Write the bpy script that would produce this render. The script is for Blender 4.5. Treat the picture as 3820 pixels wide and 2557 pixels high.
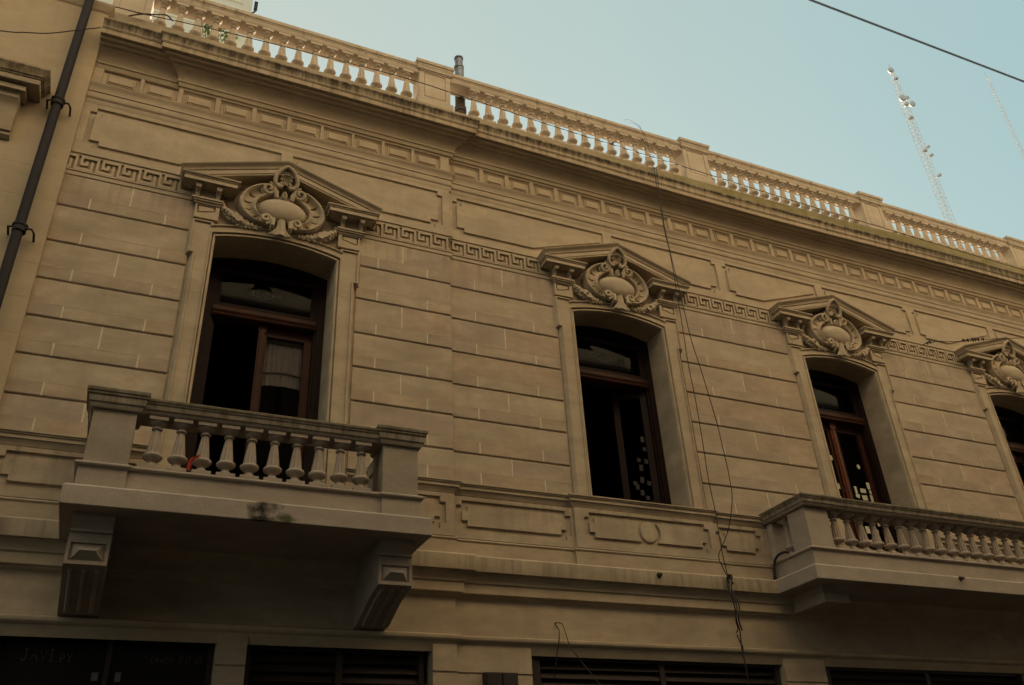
import bpy, bmesh, math, random
from mathutils import Matrix, Vector
from mathutils.geometry import tessellate_polygon
random.seed(7)
S = bpy.context.scene
for o in list(bpy.data.objects): bpy.data.objects.remove(o)
COL = S.collection
R = math.radians
ZO = 1.6          # all heights below are measured from the eye; the ground is 1.6 m lower

# ---------------------------------------------------------------- camera
cam_d = bpy.data.cameras.new('camera'); cam = bpy.data.objects.new('camera', cam_d); COL.objects.link(cam)
RW = [[0.9134876522250773, 0.16679026306066458, 0.3711082286617615],
      [-0.4036799994881174, 0.48547144204388737, 0.7754740079287645],
      [-0.05082093314363151, -0.8581949004206344, 0.5108020611219455]]
right = Vector([r[0] for r in RW]); down = Vector([r[1] for r in RW]); fwd = Vector([r[2] for r in RW])
M = Matrix.Identity(4)
for i in range(3):
    M[i][0] = right[i]; M[i][1] = -down[i]; M[i][2] = -fwd[i]
M[0][3], M[1][3], M[2][3] = 0.0, -8.0, ZO
cam.matrix_world = M
cam_d.sensor_width = 36; cam_d.lens = 30.4985; cam_d.clip_start = 0.05; cam_d.clip_end = 2000
S.camera = cam

# ---------------------------------------------------------------- light
SUN_EL, SUN_AZ = 9.5, 27.0      # azimuth clockwise from +Y: a low sun behind the house lights the far side of the street
W = bpy.data.worlds.new('World'); S.world = W; W.use_nodes = True
nt = W.node_tree; bg = nt.nodes['Background']
sky = nt.nodes.new('ShaderNodeTexSky'); sky.sky_type = 'NISHITA'; sky.sun_disc = False
sky.sun_elevation = R(SUN_EL); sky.sun_rotation = R(SUN_AZ)
sky.air_density = 1.3; sky.dust_density = 6.0; sky.ozone_density = 1.0
# thin high haze: the clear sky is veiled by a pale grey-green
sc_ = nt.nodes.new('ShaderNodeMix'); sc_.data_type = 'RGBA'; sc_.inputs[0].default_value = 0.62; 
tc_ = nt.nodes.new('ShaderNodeTexCoord'); sp_ = nt.nodes.new('ShaderNodeSeparateXYZ'); nt.links.new(tc_.outputs['Generated'], sp_.inputs[0])
mr_ = nt.nodes.new('ShaderNodeMapRange'); mr_.inputs[1].default_value = -0.2; mr_.inputs[2].default_value = 0.75; nt.links.new(sp_.outputs[0], mr_.inputs[0])
hz_ = nt.nodes.new('ShaderNodeMix'); hz_.data_type = 'RGBA'; hz_.inputs[6].default_value = (8.0, 8.7, 7.5, 1); hz_.inputs[7].default_value = (4.6, 7.1, 7.3, 1)
nt.links.new(mr_.outputs[0], hz_.inputs[0]); nt.links.new(hz_.outputs[2], sc_.inputs[7])
nt.links.new(sky.outputs[0], sc_.inputs[6]); nt.links.new(sc_.outputs[2], bg.inputs[0]); bg.inputs[1].default_value = 0.050
sd = bpy.data.lights.new('sun', 'SUN'); sd.energy = 5.0; sd.angle = R(0.6); sd.color = (1.0, 0.89, 0.72)
so = bpy.data.objects.new('sun', sd); COL.objects.link(so)
dirv = Vector((math.sin(R(SUN_AZ)) * math.cos(R(SUN_EL)), math.cos(R(SUN_AZ)) * math.cos(R(SUN_EL)), math.sin(R(SUN_EL))))
so.rotation_euler = dirv.to_track_quat('Z', 'Y').to_euler(); so.location = (0, -20, 30)
S.view_settings.view_transform = 'Standard'; S.view_settings.look = 'None'
S.view_settings.exposure = 1.12; S.view_settings.gamma = 1.0
S.render.engine = 'CYCLES'
S.render.resolution_x = 1024; S.render.resolution_y = 685

# ---------------------------------------------------------------- materials
def mat(name, col, rough=0.85, spec=0.3, var=0.0, scale=1.3, bump=0.0, bscale=40.0, tint=None, streak=None, moss=None, metal=0.0, fine=0.0, mosscol=(0.09, 0.075, 0.032)):
    m = bpy.data.materials.new(name); m.use_nodes = True
    t = m.node_tree; b = t.nodes['Principled BSDF']
    b.inputs['Roughness'].default_value = rough; b.inputs['Metallic'].default_value = metal
    b.inputs['Specular IOR Level'].default_value = spec
    c = tuple(col) + (1,)
    b.inputs['Base Color'].default_value = c
    if not (var or bump or streak or moss): return m
    N = t.nodes; L = t.links
    geo = N.new('ShaderNodeNewGeometry'); pos = geo.outputs['Position']
    def noise(sc, detail=5.0, vec=None, rough=0.6):
        n = N.new('ShaderNodeTexNoise'); n.inputs['Scale'].default_value = sc; n.inputs['Detail'].default_value = detail
        n.inputs['Roughness'].default_value = rough
        L.new(vec or pos, n.inputs['Vector']); return n.outputs['Fac']
    def mapped(s):
        mp = N.new('ShaderNodeMapping'); mp.inputs['Scale'].default_value = s; L.new(pos, mp.inputs['Vector']); return mp.outputs[0]
    def ramp(f, lo, hi, a=0.0, b_=1.0):
        r = N.new('ShaderNodeMapRange'); r.inputs[1].default_value = lo; r.inputs[2].default_value = hi
        r.inputs[3].default_value = a; r.inputs[4].default_value = b_; L.new(f, r.inputs[0]); return r.outputs[0]
    def mix(f, a, bcol, mode='MIX'):
        x = N.new('ShaderNodeMix'); x.data_type = 'RGBA'; x.blend_type = mode
        if isinstance(f, float): x.inputs[0].default_value = f
        else: L.new(f, x.inputs[0])
        for i, v in ((6, a), (7, bcol)):
            if isinstance(v, tuple): x.inputs[i].default_value = v
            else: L.new(v, x.inputs[i])
        return x.outputs[2]
    def mul(a, bb):
        x = N.new('ShaderNodeMath'); x.operation = 'MULTIPLY'
        for i, v in ((0, a), (1, bb)):
            if isinstance(v, float): x.inputs[i].default_value = v
            else: L.new(v, x.inputs[i])
        return x.outputs[0]
    cur = c
    if var:
        d = tuple(v * (1 - var) for v in col) + (1,); u = tuple(min(1, v * (1 + var * 0.7)) for v in col) + (1,)
        cur = mix(ramp(noise(scale, 6.0, mapped((0.8, 0.8, 1.9)), 0.66), 0.33, 0.67), d, u)
        t2 = tint or (col[0] * 0.86, col[1] * 0.80, col[2] * 0.78)
        cur = mix(ramp(noise(scale * 2.7, 4.0, mapped((1, 1, 1.6))), 0.48, 0.72, 0, 0.55), cur, tuple(t2) + (1,))
        # dull vertical runs of dirt
        cur = mix(ramp(noise(1.0, 4.0, mapped((7, 7, 0.7))), 0.55, 0.8, 0, 0.30), cur, tuple(v * 0.6 for v in col) + (1,))
        if fine: cur = mix(ramp(noise(60, 3.0), 0.35, 0.65, 0, fine), cur, tuple(v * 0.62 for v in col) + (1,))
    sep = None
    if streak or moss:
        sep = N.new('ShaderNodeSeparateXYZ'); L.new(pos, sep.inputs[0])
    if streak:
        for (z0, z1, z2, z3, dens, scol) in streak:
            m1 = ramp(sep.outputs[2], z0, z1); m2 = ramp(sep.outputs[2], z3, z2)
            n1 = ramp(noise(1.0, 5.0, mapped((13, 13, 0.8)), 0.62), dens - 0.06, dens + 0.22)
            cur = mix(mul(mul(m1, m2), n1), cur, tuple(scol) + (1,))
    if moss:
        for (z0, z1, x0, x1, amt) in moss:
            m1 = ramp(sep.outputs[2], z0, z1); m2 = ramp(sep.outputs[0], x0, x1)
            n1 = ramp(noise(4.0, 4.0), 0.25, 0.70, 0.2*amt, amt)
            cur = mix(mul(mul(m1, m2), n1), cur, tuple(mosscol) + (1,))
    if cur is not c: L.new(cur, b.inputs['Base Color'])
    if bump:
        bp = N.new('ShaderNodeBump'); bp.inputs['Strength'].default_value = bump; bp.inputs['Distance'].default_value = 0.01
        L.new(noise(bscale, 6.0, None, 0.7), bp.inputs['Height']); L.new(bp.outputs[0], b.inputs['Normal'])
    return m

STONE = (0.435, 0.345, 0.247)
WST = [(5.75+ZO, 6.27+ZO, 6.285+ZO, 6.30+ZO, 0.54, (0.25, 0.19, 0.135)), (2.80+ZO, 3.25+ZO, 3.27+ZO, 3.30+ZO, 0.54, (0.24, 0.185, 0.13))]
M_wall = mat('stone_wall', STONE, var=0.27, scale=1.7, bump=0.2, bscale=70, fine=0.12, streak=WST)
M_low = mat('stone_wall_lower_bed', (0.405, 0.316, 0.232), var=0.24, scale=2.1, bump=0.2, bscale=70, fine=0.12)
M_t1 = mat('stone_block_grey', (0.415, 0.325, 0.246), var=0.25, scale=1.9, bump=0.2, bscale=70, fine=0.12, streak=WST[:1])
M_t2 = mat('stone_block_pale', (0.455, 0.365, 0.258), var=0.24, scale=1.5, bump=0.2, bscale=70, fine=0.12, streak=WST[:1])
M_t3 = mat('stone_block_warm', (0.43, 0.325, 0.226), var=0.26, scale=2.3, bump=0.2, bscale=70, fine=0.12, streak=WST[:1])
M_trim = mat('stone_trim', (0.455, 0.362, 0.255), var=0.18, scale=2.2, bump=0.15, bscale=60, fine=0.12, streak=[(2.43+ZO, 2.45+ZO, 2.57+ZO, 2.61+ZO, 0.52, (0.24, 0.185, 0.13)), (1.9+ZO, 2.15+ZO, 2.2+ZO, 2.22+ZO, 0.54, (0.22, 0.17, 0.12))])
M_orn = mat('stone_ornament', (0.46, 0.37, 0.26), var=0.16, scale=5.0, bump=0.15, bscale=60, fine=0.12)
BLK = (0.085, 0.066, 0.044)
M_corn = mat('stone_cornice', (0.44, 0.345, 0.235), var=0.16, scale=2.0, bump=0.3, bscale=45, fine=0.2,
             streak=[(8.27+ZO, 8.31+ZO, 8.385+ZO, 8.41+ZO, 0.36, BLK), (8.16+ZO, 8.20+ZO, 8.27+ZO, 8.31+ZO, 0.53, (0.13, 0.095, 0.05))],
             moss=[(8.36+ZO, 8.40+ZO, 3.0, 7.0, 0.8)])
M_para = mat('stone_parapet', (0.52, 0.43, 0.33), var=0.16, scale=2.5, bump=0.3, bscale=45, fine=0.2,
             streak=[(9.45+ZO, 9.5+ZO, 9.62+ZO, 9.7+ZO, 0.60, (0.14, 0.10, 0.06))])
M_plinth = mat('stone_plinth_mossy', (0.36, 0.29, 0.19), var=0.2, scale=3.0, bump=0.4, bscale=40, moss=[(8.3+ZO, 8.45+ZO, 4.0, 8.0, 0.9)], mosscol=(0.17, 0.145, 0.035))
M_balc = mat('stone_balcony', (0.385, 0.315, 0.255), var=0.18, scale=2.4, bump=0.35, bscale=45, fine=0.25)
M_rail = mat('stone_balcony_rail', (0.34, 0.28, 0.215), var=0.2, scale=2.4, bump=0.35, bscale=45, fine=0.25,
             streak=[(3.30+ZO, 3.36+ZO, 3.44+ZO, 3.50+ZO, 0.46, (0.12, 0.095, 0.062))], moss=[(3.385+ZO, 3.41+ZO, -3.0, -2.0, 0.85)])
M_mortar = mat('mortar', (0.62, 0.54, 0.40), var=0.15, scale=8, bump=0.2)
M_line = mat('mortar_faint', (0.47, 0.37, 0.25), var=0.15, scale=8, bump=0.2)
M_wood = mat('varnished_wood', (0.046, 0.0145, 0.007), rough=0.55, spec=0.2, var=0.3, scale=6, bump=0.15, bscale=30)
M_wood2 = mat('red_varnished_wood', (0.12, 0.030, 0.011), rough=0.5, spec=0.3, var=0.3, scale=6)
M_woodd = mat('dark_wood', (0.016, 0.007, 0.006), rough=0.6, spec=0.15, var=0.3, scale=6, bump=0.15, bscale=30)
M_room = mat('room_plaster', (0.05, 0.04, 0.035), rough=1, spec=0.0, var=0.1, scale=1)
M_paper = mat('paper', (0.62, 0.60, 0.44), rough=0.9, var=0.08, scale=9)
M_iron = mat('painted_iron', (0.022, 0.017, 0.018), rough=0.65, spec=0.25, var=0.25, scale=4, bump=0.2, bscale=35)
M_zinc = mat('zinc', (0.16, 0.17, 0.20), rough=0.4, spec=0.6, var=0.3, scale=7, metal=0.6, bump=0.1)
M_rust = mat('dark_pipe', (0.05, 0.042, 0.032), rough=0.6, var=0.3, scale=7, bump=0.2)
M_cable = mat('cable', (0.025, 0.018, 0.018), rough=0.6)
M_bcable = mat('grey_cable', (0.13, 0.18, 0.26), rough=1.0, spec=0.0)
M_neigh = mat('neighbour_render', (0.46, 0.36, 0.24), var=0.12, scale=1.2, bump=0.15, bscale=40, fine=0.1)
M_ntrim = mat('neighbour_trim', (0.40, 0.315, 0.215), var=0.12, scale=3, bump=0.2, bscale=40,
              streak=[(7.14+ZO, 7.17+ZO, 7.26+ZO, 7.29+ZO, 0.42, (0.16, 0.11, 0.06))])
M_nline = mat('joint_dark', (0.16, 0.11, 0.065), var=0.1, scale=5)
M_louv = mat('painted_louvre', (0.115, 0.085, 0.055), rough=0.6, var=0.2, scale=6, bump=0.2)
M_dark = mat('dark_metal', (0.035, 0.025, 0.022), rough=0.5, var=0.2, scale=6)
M_chalk = mat('window_paint', (0.10, 0.08, 0.08), rough=0.9, var=0.3, scale=20)
M_white = mat('white_render', (0.95, 0.86, 0.70), rough=0.9, var=0.05, scale=0.3)
M_mast = mat('mast_paint', (0.84, 0.80, 0.77), rough=0.7, var=0.05, scale=0.3)
M_mastr = mat('mast_paint_dull', (0.86, 0.81, 0.78), rough=0.7, var=0.05, scale=0.3)
M_leaf = mat('leaf', (0.10, 0.14, 0.03), rough=0.6, var=0.5, scale=12, tint=(0.35, 0.34, 0.16))
M_red = mat('red_cloth', (0.40, 0.035, 0.012), rough=0.7, var=0.2, scale=30)
M_asph = mat('asphalt', (0.04, 0.038, 0.035), rough=0.9, var=0.2, scale=1.5, bump=0.3)
M_pave = mat('paving', (0.07, 0.063, 0.055), rough=0.9, var=0.2, scale=1.5, bump=0.3)
M_opp = mat('opposite_render', (0.86, 0.73, 0.51), var=0.15, scale=1.0, bump=0.1)
def glass(name, tintc=(0.02, 0.018, 0.018)):
    m = bpy.data.materials.new(name); m.use_nodes = True; t = m.node_tree; N = t.nodes; L = t.links
    N.remove(N['Principled BSDF']); out = N['Material Output']
    tr = N.new('ShaderNodeBsdfTransparent'); tr.inputs[0].default_value = (0.95, 0.94, 0.93, 1)
    gl = N.new('ShaderNodeBsdfGlossy'); gl.inputs['Roughness'].default_value = 0.04; gl.inputs[0].default_value = (0.9, 0.9, 0.9, 1)
    fr = N.new('ShaderNodeFresnel'); fr.inputs[0].default_value = 1.45
    mx = N.new('ShaderNodeMixShader'); ml = N.new('ShaderNodeMath'); ml.operation = 'MULTIPLY'; ml.inputs[1].default_value = 0.20; L.new(fr.outputs[0], ml.inputs[0]); L.new(ml.outputs[0], mx.inputs[0]); L.new(tr.outputs[0], mx.inputs[1]); L.new(gl.outputs[0], mx.inputs[2])
    L.new(mx.outputs[0], out.inputs[0]); return m
M_glass = glass('window_glass')

OPP_TOP = 26.0     # unseen opposite roof height above the eye, raised to shape the facade light
# ---------------------------------------------------------------- mesh builder
class MB:
    def __init__(s): s.v = []; s.f = []; s.m = []; s.mats = []; s.sm = []
    def mi(s, m):
        if m not in s.mats: s.mats.append(m)
        return s.mats.index(m)
    def add(s, vs, fs, m=None, smooth=False):
        o = len(s.v); s.v += [tuple(p) for p in vs]; k = s.mi(m) if m else 0
        for f in fs: s.f.append([i + o for i in f]); s.m.append(k); s.sm.append(smooth)
    def box(s, x0, x1, y0, y1, z0, z1, m=None):
        vs = [(x, y, z) for x in (x0, x1) for y in (y0, y1) for z in (z0, z1)]
        s.add(vs, [(0, 1, 3, 2), (4, 6, 7, 5), (0, 4, 5, 1), (2, 3, 7, 6), (0, 2, 6, 4), (1, 5, 7, 3)], m)
    def sweep(s, prof, path, m=None, cap=True, zf=None, sub=None):
        """prof: closed (p, z) list, p outward = right-hand side of the path; path: (x, y) list"""
        if sub:
            np_ = [path[0]]
            for a, b in zip(path, path[1:]):
                n = max(1, int(math.dist(a, b) / sub))
                for i in range(1, n + 1): np_.append((a[0] + (b[0] - a[0]) * i / n, a[1] + (b[1] - a[1]) * i / n))
            path = np_
        n = len(path); nor = []
        for i in range(n - 1):
            dx, dy = path[i+1][0] - path[i][0], path[i+1][1] - path[i][1]; l = math.hypot(dx, dy); nor.append((dy / l, -dx / l))
        rings = []
        for i in range(n):
            if i == 0: a = b = nor[0]
            elif i == n - 1: a = b = nor[-1]
            else: a, b = nor[i-1], nor[i]
            den = 1 + a[0] * b[0] + a[1] * b[1]
            ox, oy = (a[0] + b[0]) / den, (a[1] + b[1]) / den
            ring = []
            for p, z in prof:
                x, y = path[i][0] + ox * p, path[i][1] + oy * p
                ring.append((x, y, z + (zf(x, z) if zf else 0)))
            rings.append(ring)
        k = len(prof); vs = [p for r in rings for p in r]; fs = []
        for i in range(n - 1):
            for j in range(k):
                fs.append((i*k + j, (i+1)*k + j, (i+1)*k + (j+1) % k, i*k + (j+1) % k))
        if cap:
            fs.append(tuple(range(k))); fs.append(tuple(range((n-1)*k + k - 1, (n-1)*k - 1, -1)))
        s.add(vs, fs, m)
    def plate(s, outer, holes, yf, yb, m=None, front=None, fholes=None):
        """slab in the XZ plane; front loops may be inset to give a chamfer"""
        fl = [front or outer] + (fholes or holes); bl = [outer] + list(holes)
        xs = sorted({round(p[0], 5) for l in fl for p in l}); eds = [(l[i], l[(i+1) % len(l)]) for l in fl for i in range(len(l))]
        for xa, xb in zip(xs, xs[1:]):
            if xb - xa < 1e-4: continue
            xm = (xa + xb) / 2; hit = []
            for p, q in eds:
                if p[0] > q[0]: p, q = q, p
                if p[0] < xm < q[0]:
                    f = lambda x: p[1] + (q[1] - p[1]) * (x - p[0]) / (q[0] - p[0])
                    hit.append((f(xm), f(xa), f(xb)))
            hit.sort()
            for lo_, hi_ in zip(hit[0::2], hit[1::2]):
                s.add([(xa, yf, lo_[1]), (xb, yf, lo_[2]), (xb, yf, hi_[2]), (xa, yf, hi_[1])], [(0, 1, 2, 3)], m)
        for a, b in zip(fl, bl):
            n = len(a); vs = [(x, yf, z) for x, z in a] + [(x, yb, z) for x, z in b]
            s.add(vs, [(i, (i+1) % n, n + (i+1) % n, n + i) for i in range(n)], m)
    def lathe(s, prof, cx, cy, z0, n=20, m=None, flute=None, axis='z'):
        vs = []; fs = []
        for j, (r, z) in enumerate(prof):
            for i in range(n):
                a = 2 * math.pi * i / n; rr = r
                if flute and flute[0] <= z <= flute[1] and i % 2: rr = r * flute[2]
                if axis == 'z': vs.append((cx + rr * math.cos(a), cy + rr * math.sin(a), z0 + z))
                elif axis == 'y': vs.append((cx + rr * math.cos(a), cy + z, z0 + rr * math.sin(a)))
                else: vs.append((cx + z, cy + rr * math.cos(a), z0 + rr * math.sin(a)))
        for j in range(len(prof) - 1):
            for i in range(n):
                fs.append((j*n + i, j*n + (i+1) % n, (j+1)*n + (i+1) % n, (j+1)*n + i))
        fs.append(tuple(range(n - 1, -1, -1))); fs.append(tuple((len(prof)-1)*n + i for i in range(n)))
        s.add(vs, fs, m, smooth=True)
    def tube(s, pts, r, n=8, m=None, caps=True):
        pts = [Vector(p) for p in pts]; vs = []; fs = []; up = Vector((0, 1, 0.01))
        rr = r if isinstance(r, (list, tuple)) else [r] * len(pts)
        for i, p in enumerate(pts):
            t = (pts[min(i+1, len(pts)-1)] - pts[max(i-1, 0)]).normalized()
            a = t.cross(up)
            if a.length < 1e-3: a = t.cross(Vector((1, 0, 0)))
            a.normalize(); b = t.cross(a).normalized(); up = -b if False else up
            for k in range(n):
                an = 2 * math.pi * k / n; vs.append(tuple(p + a * rr[i] * math.cos(an) + b * rr[i] * math.sin(an)))
        for i in range(len(pts) - 1):
            for k in range(n): fs.append((i*n + k, i*n + (k+1) % n, (i+1)*n + (k+1) % n, (i+1)*n + k))
        if caps: fs.append(tuple(range(n))); fs.append(tuple((len(pts)-1)*n + k for k in range(n)))
        s.add(vs, fs, m, smooth=True)
    def ball(s, c, r, m=None, n=10, k=7):
        rx, ry, rz = r if isinstance(r, tuple) else (r, r, r)
        vs = []; fs = []
        for j in range(1, k):
            t = math.pi * j / k
            for i in range(n):
                a = 2 * math.pi * i / n; vs.append((c[0] + rx * math.sin(t) * math.cos(a), c[1] + ry * math.sin(t) * math.sin(a), c[2] + rz * math.cos(t)))
        o = len(vs); vs += [(c[0], c[1], c[2] + rz), (c[0], c[1], c[2] - rz)]
        for j in range(k - 2):
            for i in range(n): fs.append((j*n + i, j*n + (i+1) % n, (j+1)*n + (i+1) % n, (j+1)*n + i))
        for i in range(n):
            fs.append((o, (i+1) % n, i)); fs.append((o + 1, (k-2)*n + i, (k-2)*n + (i+1) % n))
        s.add(vs, fs, m, smooth=True)
    def grid(s, rows, m=None, smooth=True, closed=False):
        n = len(rows[0]); vs = [p for r in rows for p in r]; fs = []
        for j in range(len(rows) - 1):
            for i in range(n if closed else n - 1):
                fs.append((j*n + i, j*n + (i+1) % n, (j+1)*n + (i+1) % n, (j+1)*n + i))
        s.add(vs, fs, m, smooth=smooth)
    def build(s, name, m, parent=None, sharp=32, recalc=True):
        me = bpy.data.meshes.new(name)
        me.from_pydata([(x, y, z + ZO) for x, y, z in s.v], [], s.f)
        mats = s.mats if s.mats else [m]
        if s.mats and s.mats[0] is None: mats = [m] + s.mats[1:]
        for q in mats: me.materials.append(q)
        me.polygons.foreach_set('material_index', s.m); me.polygons.foreach_set('use_smooth', s.sm)
        bm = bmesh.new(); bm.from_mesh(me)
        if recalc: bmesh.ops.recalc_face_normals(bm, faces=bm.faces)
        bm.to_mesh(me); bm.free()
        me.set_sharp_from_angle(angle=R(sharp)); me.update()
        o = bpy.data.objects.new(name, me); COL.objects.link(o)
        if parent: put(o, parent)
        return o
BASE = {}
def put(o, parent):
    """child keeps world coordinates: its offset undoes the parent's place"""
    o.parent = parent
    w = Vector((0, 0, 0)); q = parent
    while q: w += q.location; q = q.parent
    o.location = o.location - w
def empty(name, loc, parent=None):
    o = bpy.data.objects.new(name, None); COL.objects.link(o); o.location = (loc[0], loc[1], loc[2] + ZO); o.empty_display_size = 0.3
    if parent: put(o, parent)
    return o
def tag(o, label=None, cat=None, group=None, kind=None):
    if label: o['label'] = label
    if cat: o['category'] = cat
    if group: o['group'] = group
    if kind: o['kind'] = kind
    return o
def wcopy(o, parent, dx=0, dy=0, dz=0, name=None):
    """copy of one mesh object (same mesh) shifted in world space, under a given parent"""
    c = o.copy(); COL.objects.link(c); c.parent = None
    w = Vector((0, 0, 0)); q = o.parent; 
    base = o.location.copy()
    while q: base += q.location; q = q.parent
    c.location = base + Vector((dx, dy, dz))
    if parent: put(c, parent)
    return c
def inset(poly, d):
    n = len(poly); a = sum(poly[i][0] * poly[(i+1) % n][1] - poly[(i+1) % n][0] * poly[i][1] for i in range(n))
    sg = 1 if a > 0 else -1; out = []
    for i in range(n):
        p0, p1, p2 = poly[i-1], poly[i], poly[(i+1) % n]
        d1 = (p1[0]-p0[0], p1[1]-p0[1]); d2 = (p2[0]-p1[0], p2[1]-p1[1])
        l1 = math.hypot(*d1); l2 = math.hypot(*d2)
        n1 = (-d1[1]/l1*sg, d1[0]/l1*sg); n2 = (-d2[1]/l2*sg, d2[0]/l2*sg)
        den = 1 + n1[0]*n2[0] + n1[1]*n2[1]; den = max(den, 0.15)
        out.append((p1[0] + d*(n1[0]+n2[0])/den, p1[1] + d*(n1[1]+n2[1])/den))
    return out
def lerp(xs, x):
    if x <= xs[0][0]: return xs[0][1]
    for (a, va), (b, vb) in zip(xs, xs[1:]):
        if x <= b: return va + (vb - va) * (x - a) / (b - a)
    return xs[-1][1]

# ================================================================ the stone building
XL, XR = -1.18, 16.6
YB1 = -0.04               # first bay stands 4 cm proud
WINC = [1.011, 5.348, 9.044, 12.735]
WINY = [YB1, 0.0, 0.0, 0.0]
WINB = [2.62, 3.40, 2.62, 2.62]         # foot of each opening
HW, SPR, RISE = 0.652, 5.872, 0.095
def arch(c, hw, zs, rise, z0, n=14):
    pts = [(c - hw, z0), (c - hw, zs)]
    r = (hw*hw + rise*rise) / (2*rise); zc = zs + rise - r; a0 = math.asin(hw / r)
    for i in range(1, n):
        a = -a0 + 2*a0*i/n; pts.append((c + r*math.sin(a), zc + r*math.cos(a)))
    pts += [(c + hw, zs), (c + hw, z0)]
    return pts
root = empty('stone_building', (5.0, 0.0, -1.6))
tag(root, 'ornate two storey beige stone building with arched windows, balconies and a roof balustrade', 'building')

wall = MB()
GF = [(-0.80, 0.87), (1.12, 2.80), (3.83, 6.93), (7.51, 10.82), (11.40, 14.60)]
GFT = 1.775
# bay 1 core and the rest, each with its openings
def core(x0, x1, yf, wins, gfs):
    holes = [arch(WINC[i], HW, SPR, RISE, WINB[i]) for i in wins]
    wall.plate([(x0, 1.9), (x1, 1.9), (x1, 8.44), (x0, 8.44)], holes, yf, 0.40)
    xs = [x0] + [v for g in gfs for v in g] + [x1]
    for a, b in zip(xs[0::2], xs[1::2]): wall.box(a, b, yf, 0.40, -1.6, GFT)
    wall.box(x0, x1, yf, 0.40, GFT, 1.8995)
core(XL, 3.04, YB1, [0], GF[:2])
core(3.0402, XR, 0.0, [1, 2, 3], GF[2:])
# coursed ashlar: raised strips, sunk joints between them
JZ = [3.40, 3.755, 4.165, 4.573, 4.995, 5.443, 5.890, 6.292]
SUR = 0.90
def strips(x0, x1, yf):
    for i in range(len(JZ) - 1):
        a, b = JZ[i] + 0.010, JZ[i+1] - (0.010 if i < len(JZ) - 2 else 0)
        pr = [(0, a), (0.010, a), (0.018, a + 0.010), (0.018, b - 0.006), (0.014, b), (0, b)]
        wall.sweep(pr, [(x0, yf), (x1, yf)])
        for vj, za, zb in ((VJ_low, a + 0.0105, a + 0.1365), (VJ_up if i % 2 == 0 else [], a + 0.1445, b - 0.0062)):
            cut = [x0 + 0.001] + [v for v in vj if x0 + 0.05 < v < x1 - 0.05] + [x1 - 0.001]
            for p, q in zip(cut, cut[1:]):
                tn = BR.choice(TONES if vj is not VJ_low else TONES_L)
                if tn: wall.box(p, q, yf - 0.0188, yf - 0.0170, za, zb, tn)
        # faint bed line
        wall.box(x0, x1, yf - 0.0195, yf - 0.016, a + 0.137, a + 0.144, M_line)
        for x in VJ_low:
            if x0 + 0.05 < x < x1 - 0.05: wall.box(x - 0.007, x + 0.007, yf - 0.0200, yf - 0.016, a + 0.004, a + 0.1368, M_mortar)
        if i % 2 == 0:
            for x in VJ_up:
                if x0 + 0.05 < x < x1 - 0.05: wall.box(x - 0.007, x + 0.007, yf - 0.0200, yf - 0.016, a + 0.1442, b - 0.004, M_mortar)
BR = random.Random(21); TONES = [None, None, M_t1, M_t2, M_t3]; TONES_L = [M_low, M_low, M_t1, M_t3, None]
VJ_low = [-0.89, -0.162, 2.151, 2.748, 3.362, 4.122, 6.67, 7.70, 10.368, 11.365, 14.06, 15.06]
VJ_up = [-0.520, 2.445, 3.733, 7.197, 10.873, 14.55]
wall.mats = [None]
strips(XL, WINC[0] - SUR, YB1); strips(WINC[0] + SUR, 3.04, YB1)
strips(3.0405, WINC[1] - SUR, 0); strips(WINC[1] + SUR, WINC[2] - SUR, 0); strips(WINC[2] + SUR, WINC[3] - SUR, 0); strips(WINC[3] + SUR, XR, 0)
# ground floor piers: one sunk joint
for a, b, yf in [(2.80, 3.04, YB1), (3.0405, 3.83, 0.0), (6.93, 7.51, 0.0), (0.87, 1.12, YB1), (XL, -0.80, YB1), (10.82, 11.40, 0.0)]:
    for z0, z1 in [(1.525, 1.766), (0.9, 1.505), (-1.6, 0.88)]:
        wall.sweep([(0, z0), (0.014, z0), (0.014, z1), (0, z1)], [(a, yf), (b, yf)])
wall.build('wall', M_wall, root)

rooms = MB()
def openbox(x0, x1, y0, y1, z0, z1):
    vs = [(x, y, z) for x in (x0, x1) for y in (y0, y1) for z in (z0, z1)]
    rooms.add(vs, [(0, 1, 3, 2), (4, 6, 7, 5), (2, 3, 7, 6), (0, 2, 6, 4), (1, 5, 7, 3)])
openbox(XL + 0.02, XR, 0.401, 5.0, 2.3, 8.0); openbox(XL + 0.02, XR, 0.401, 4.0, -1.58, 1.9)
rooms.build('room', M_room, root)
rf = MB(); rf.box(XL, XR, 0.3, 10.0, 8.30, 8.42); rf.box(XL, XR, 9.8, 10.0, -1.6, 8.30); rf.box(XL, XL + 0.2, 0.41, 9.8, -1.6, 8.30); rf.box(XR - 0.2, XR, 0.41, 9.8, -1.6, 8.30)
rf.build('roof_terrace', M_trim, root)

BP = [(XL, YB1), (3.04, YB1), (3.04, 0.0), (XR, 0.0)]      # main line of the bays
def bandpath(x0, x1):
    pts = [(x, y) for x, y in BP if x0 < x < x1]
    def yy(x): return YB1 if x < 3.04 else 0.0
    return [(x0, yy(x0))] + pts + [(x1, yy(x1))]
# ledge (string course) under the upper floor
led = [(-0.02, 2.10), (0.0, 2.205), (0.022, 2.222), (0.030, 2.226), (0.034, 2.238), (0.062, 2.246), (0.066, 2.252), (0.066, 2.335), (0.074, 2.345), (0.082, 2.350),
       (0.090, 2.385), (0.105, 2.415), (0.125, 2.430), (0.128, 2.442), (0.160, 2.442), (0.162, 2.448), (0.164, 2.586), (0.148, 2.603), (0.0, 2.622), (-0.02, 2.62)]
m = MB(); m.sweep(led, bandpath(XL, XR)); m.build('string_course', M_trim, root)
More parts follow.
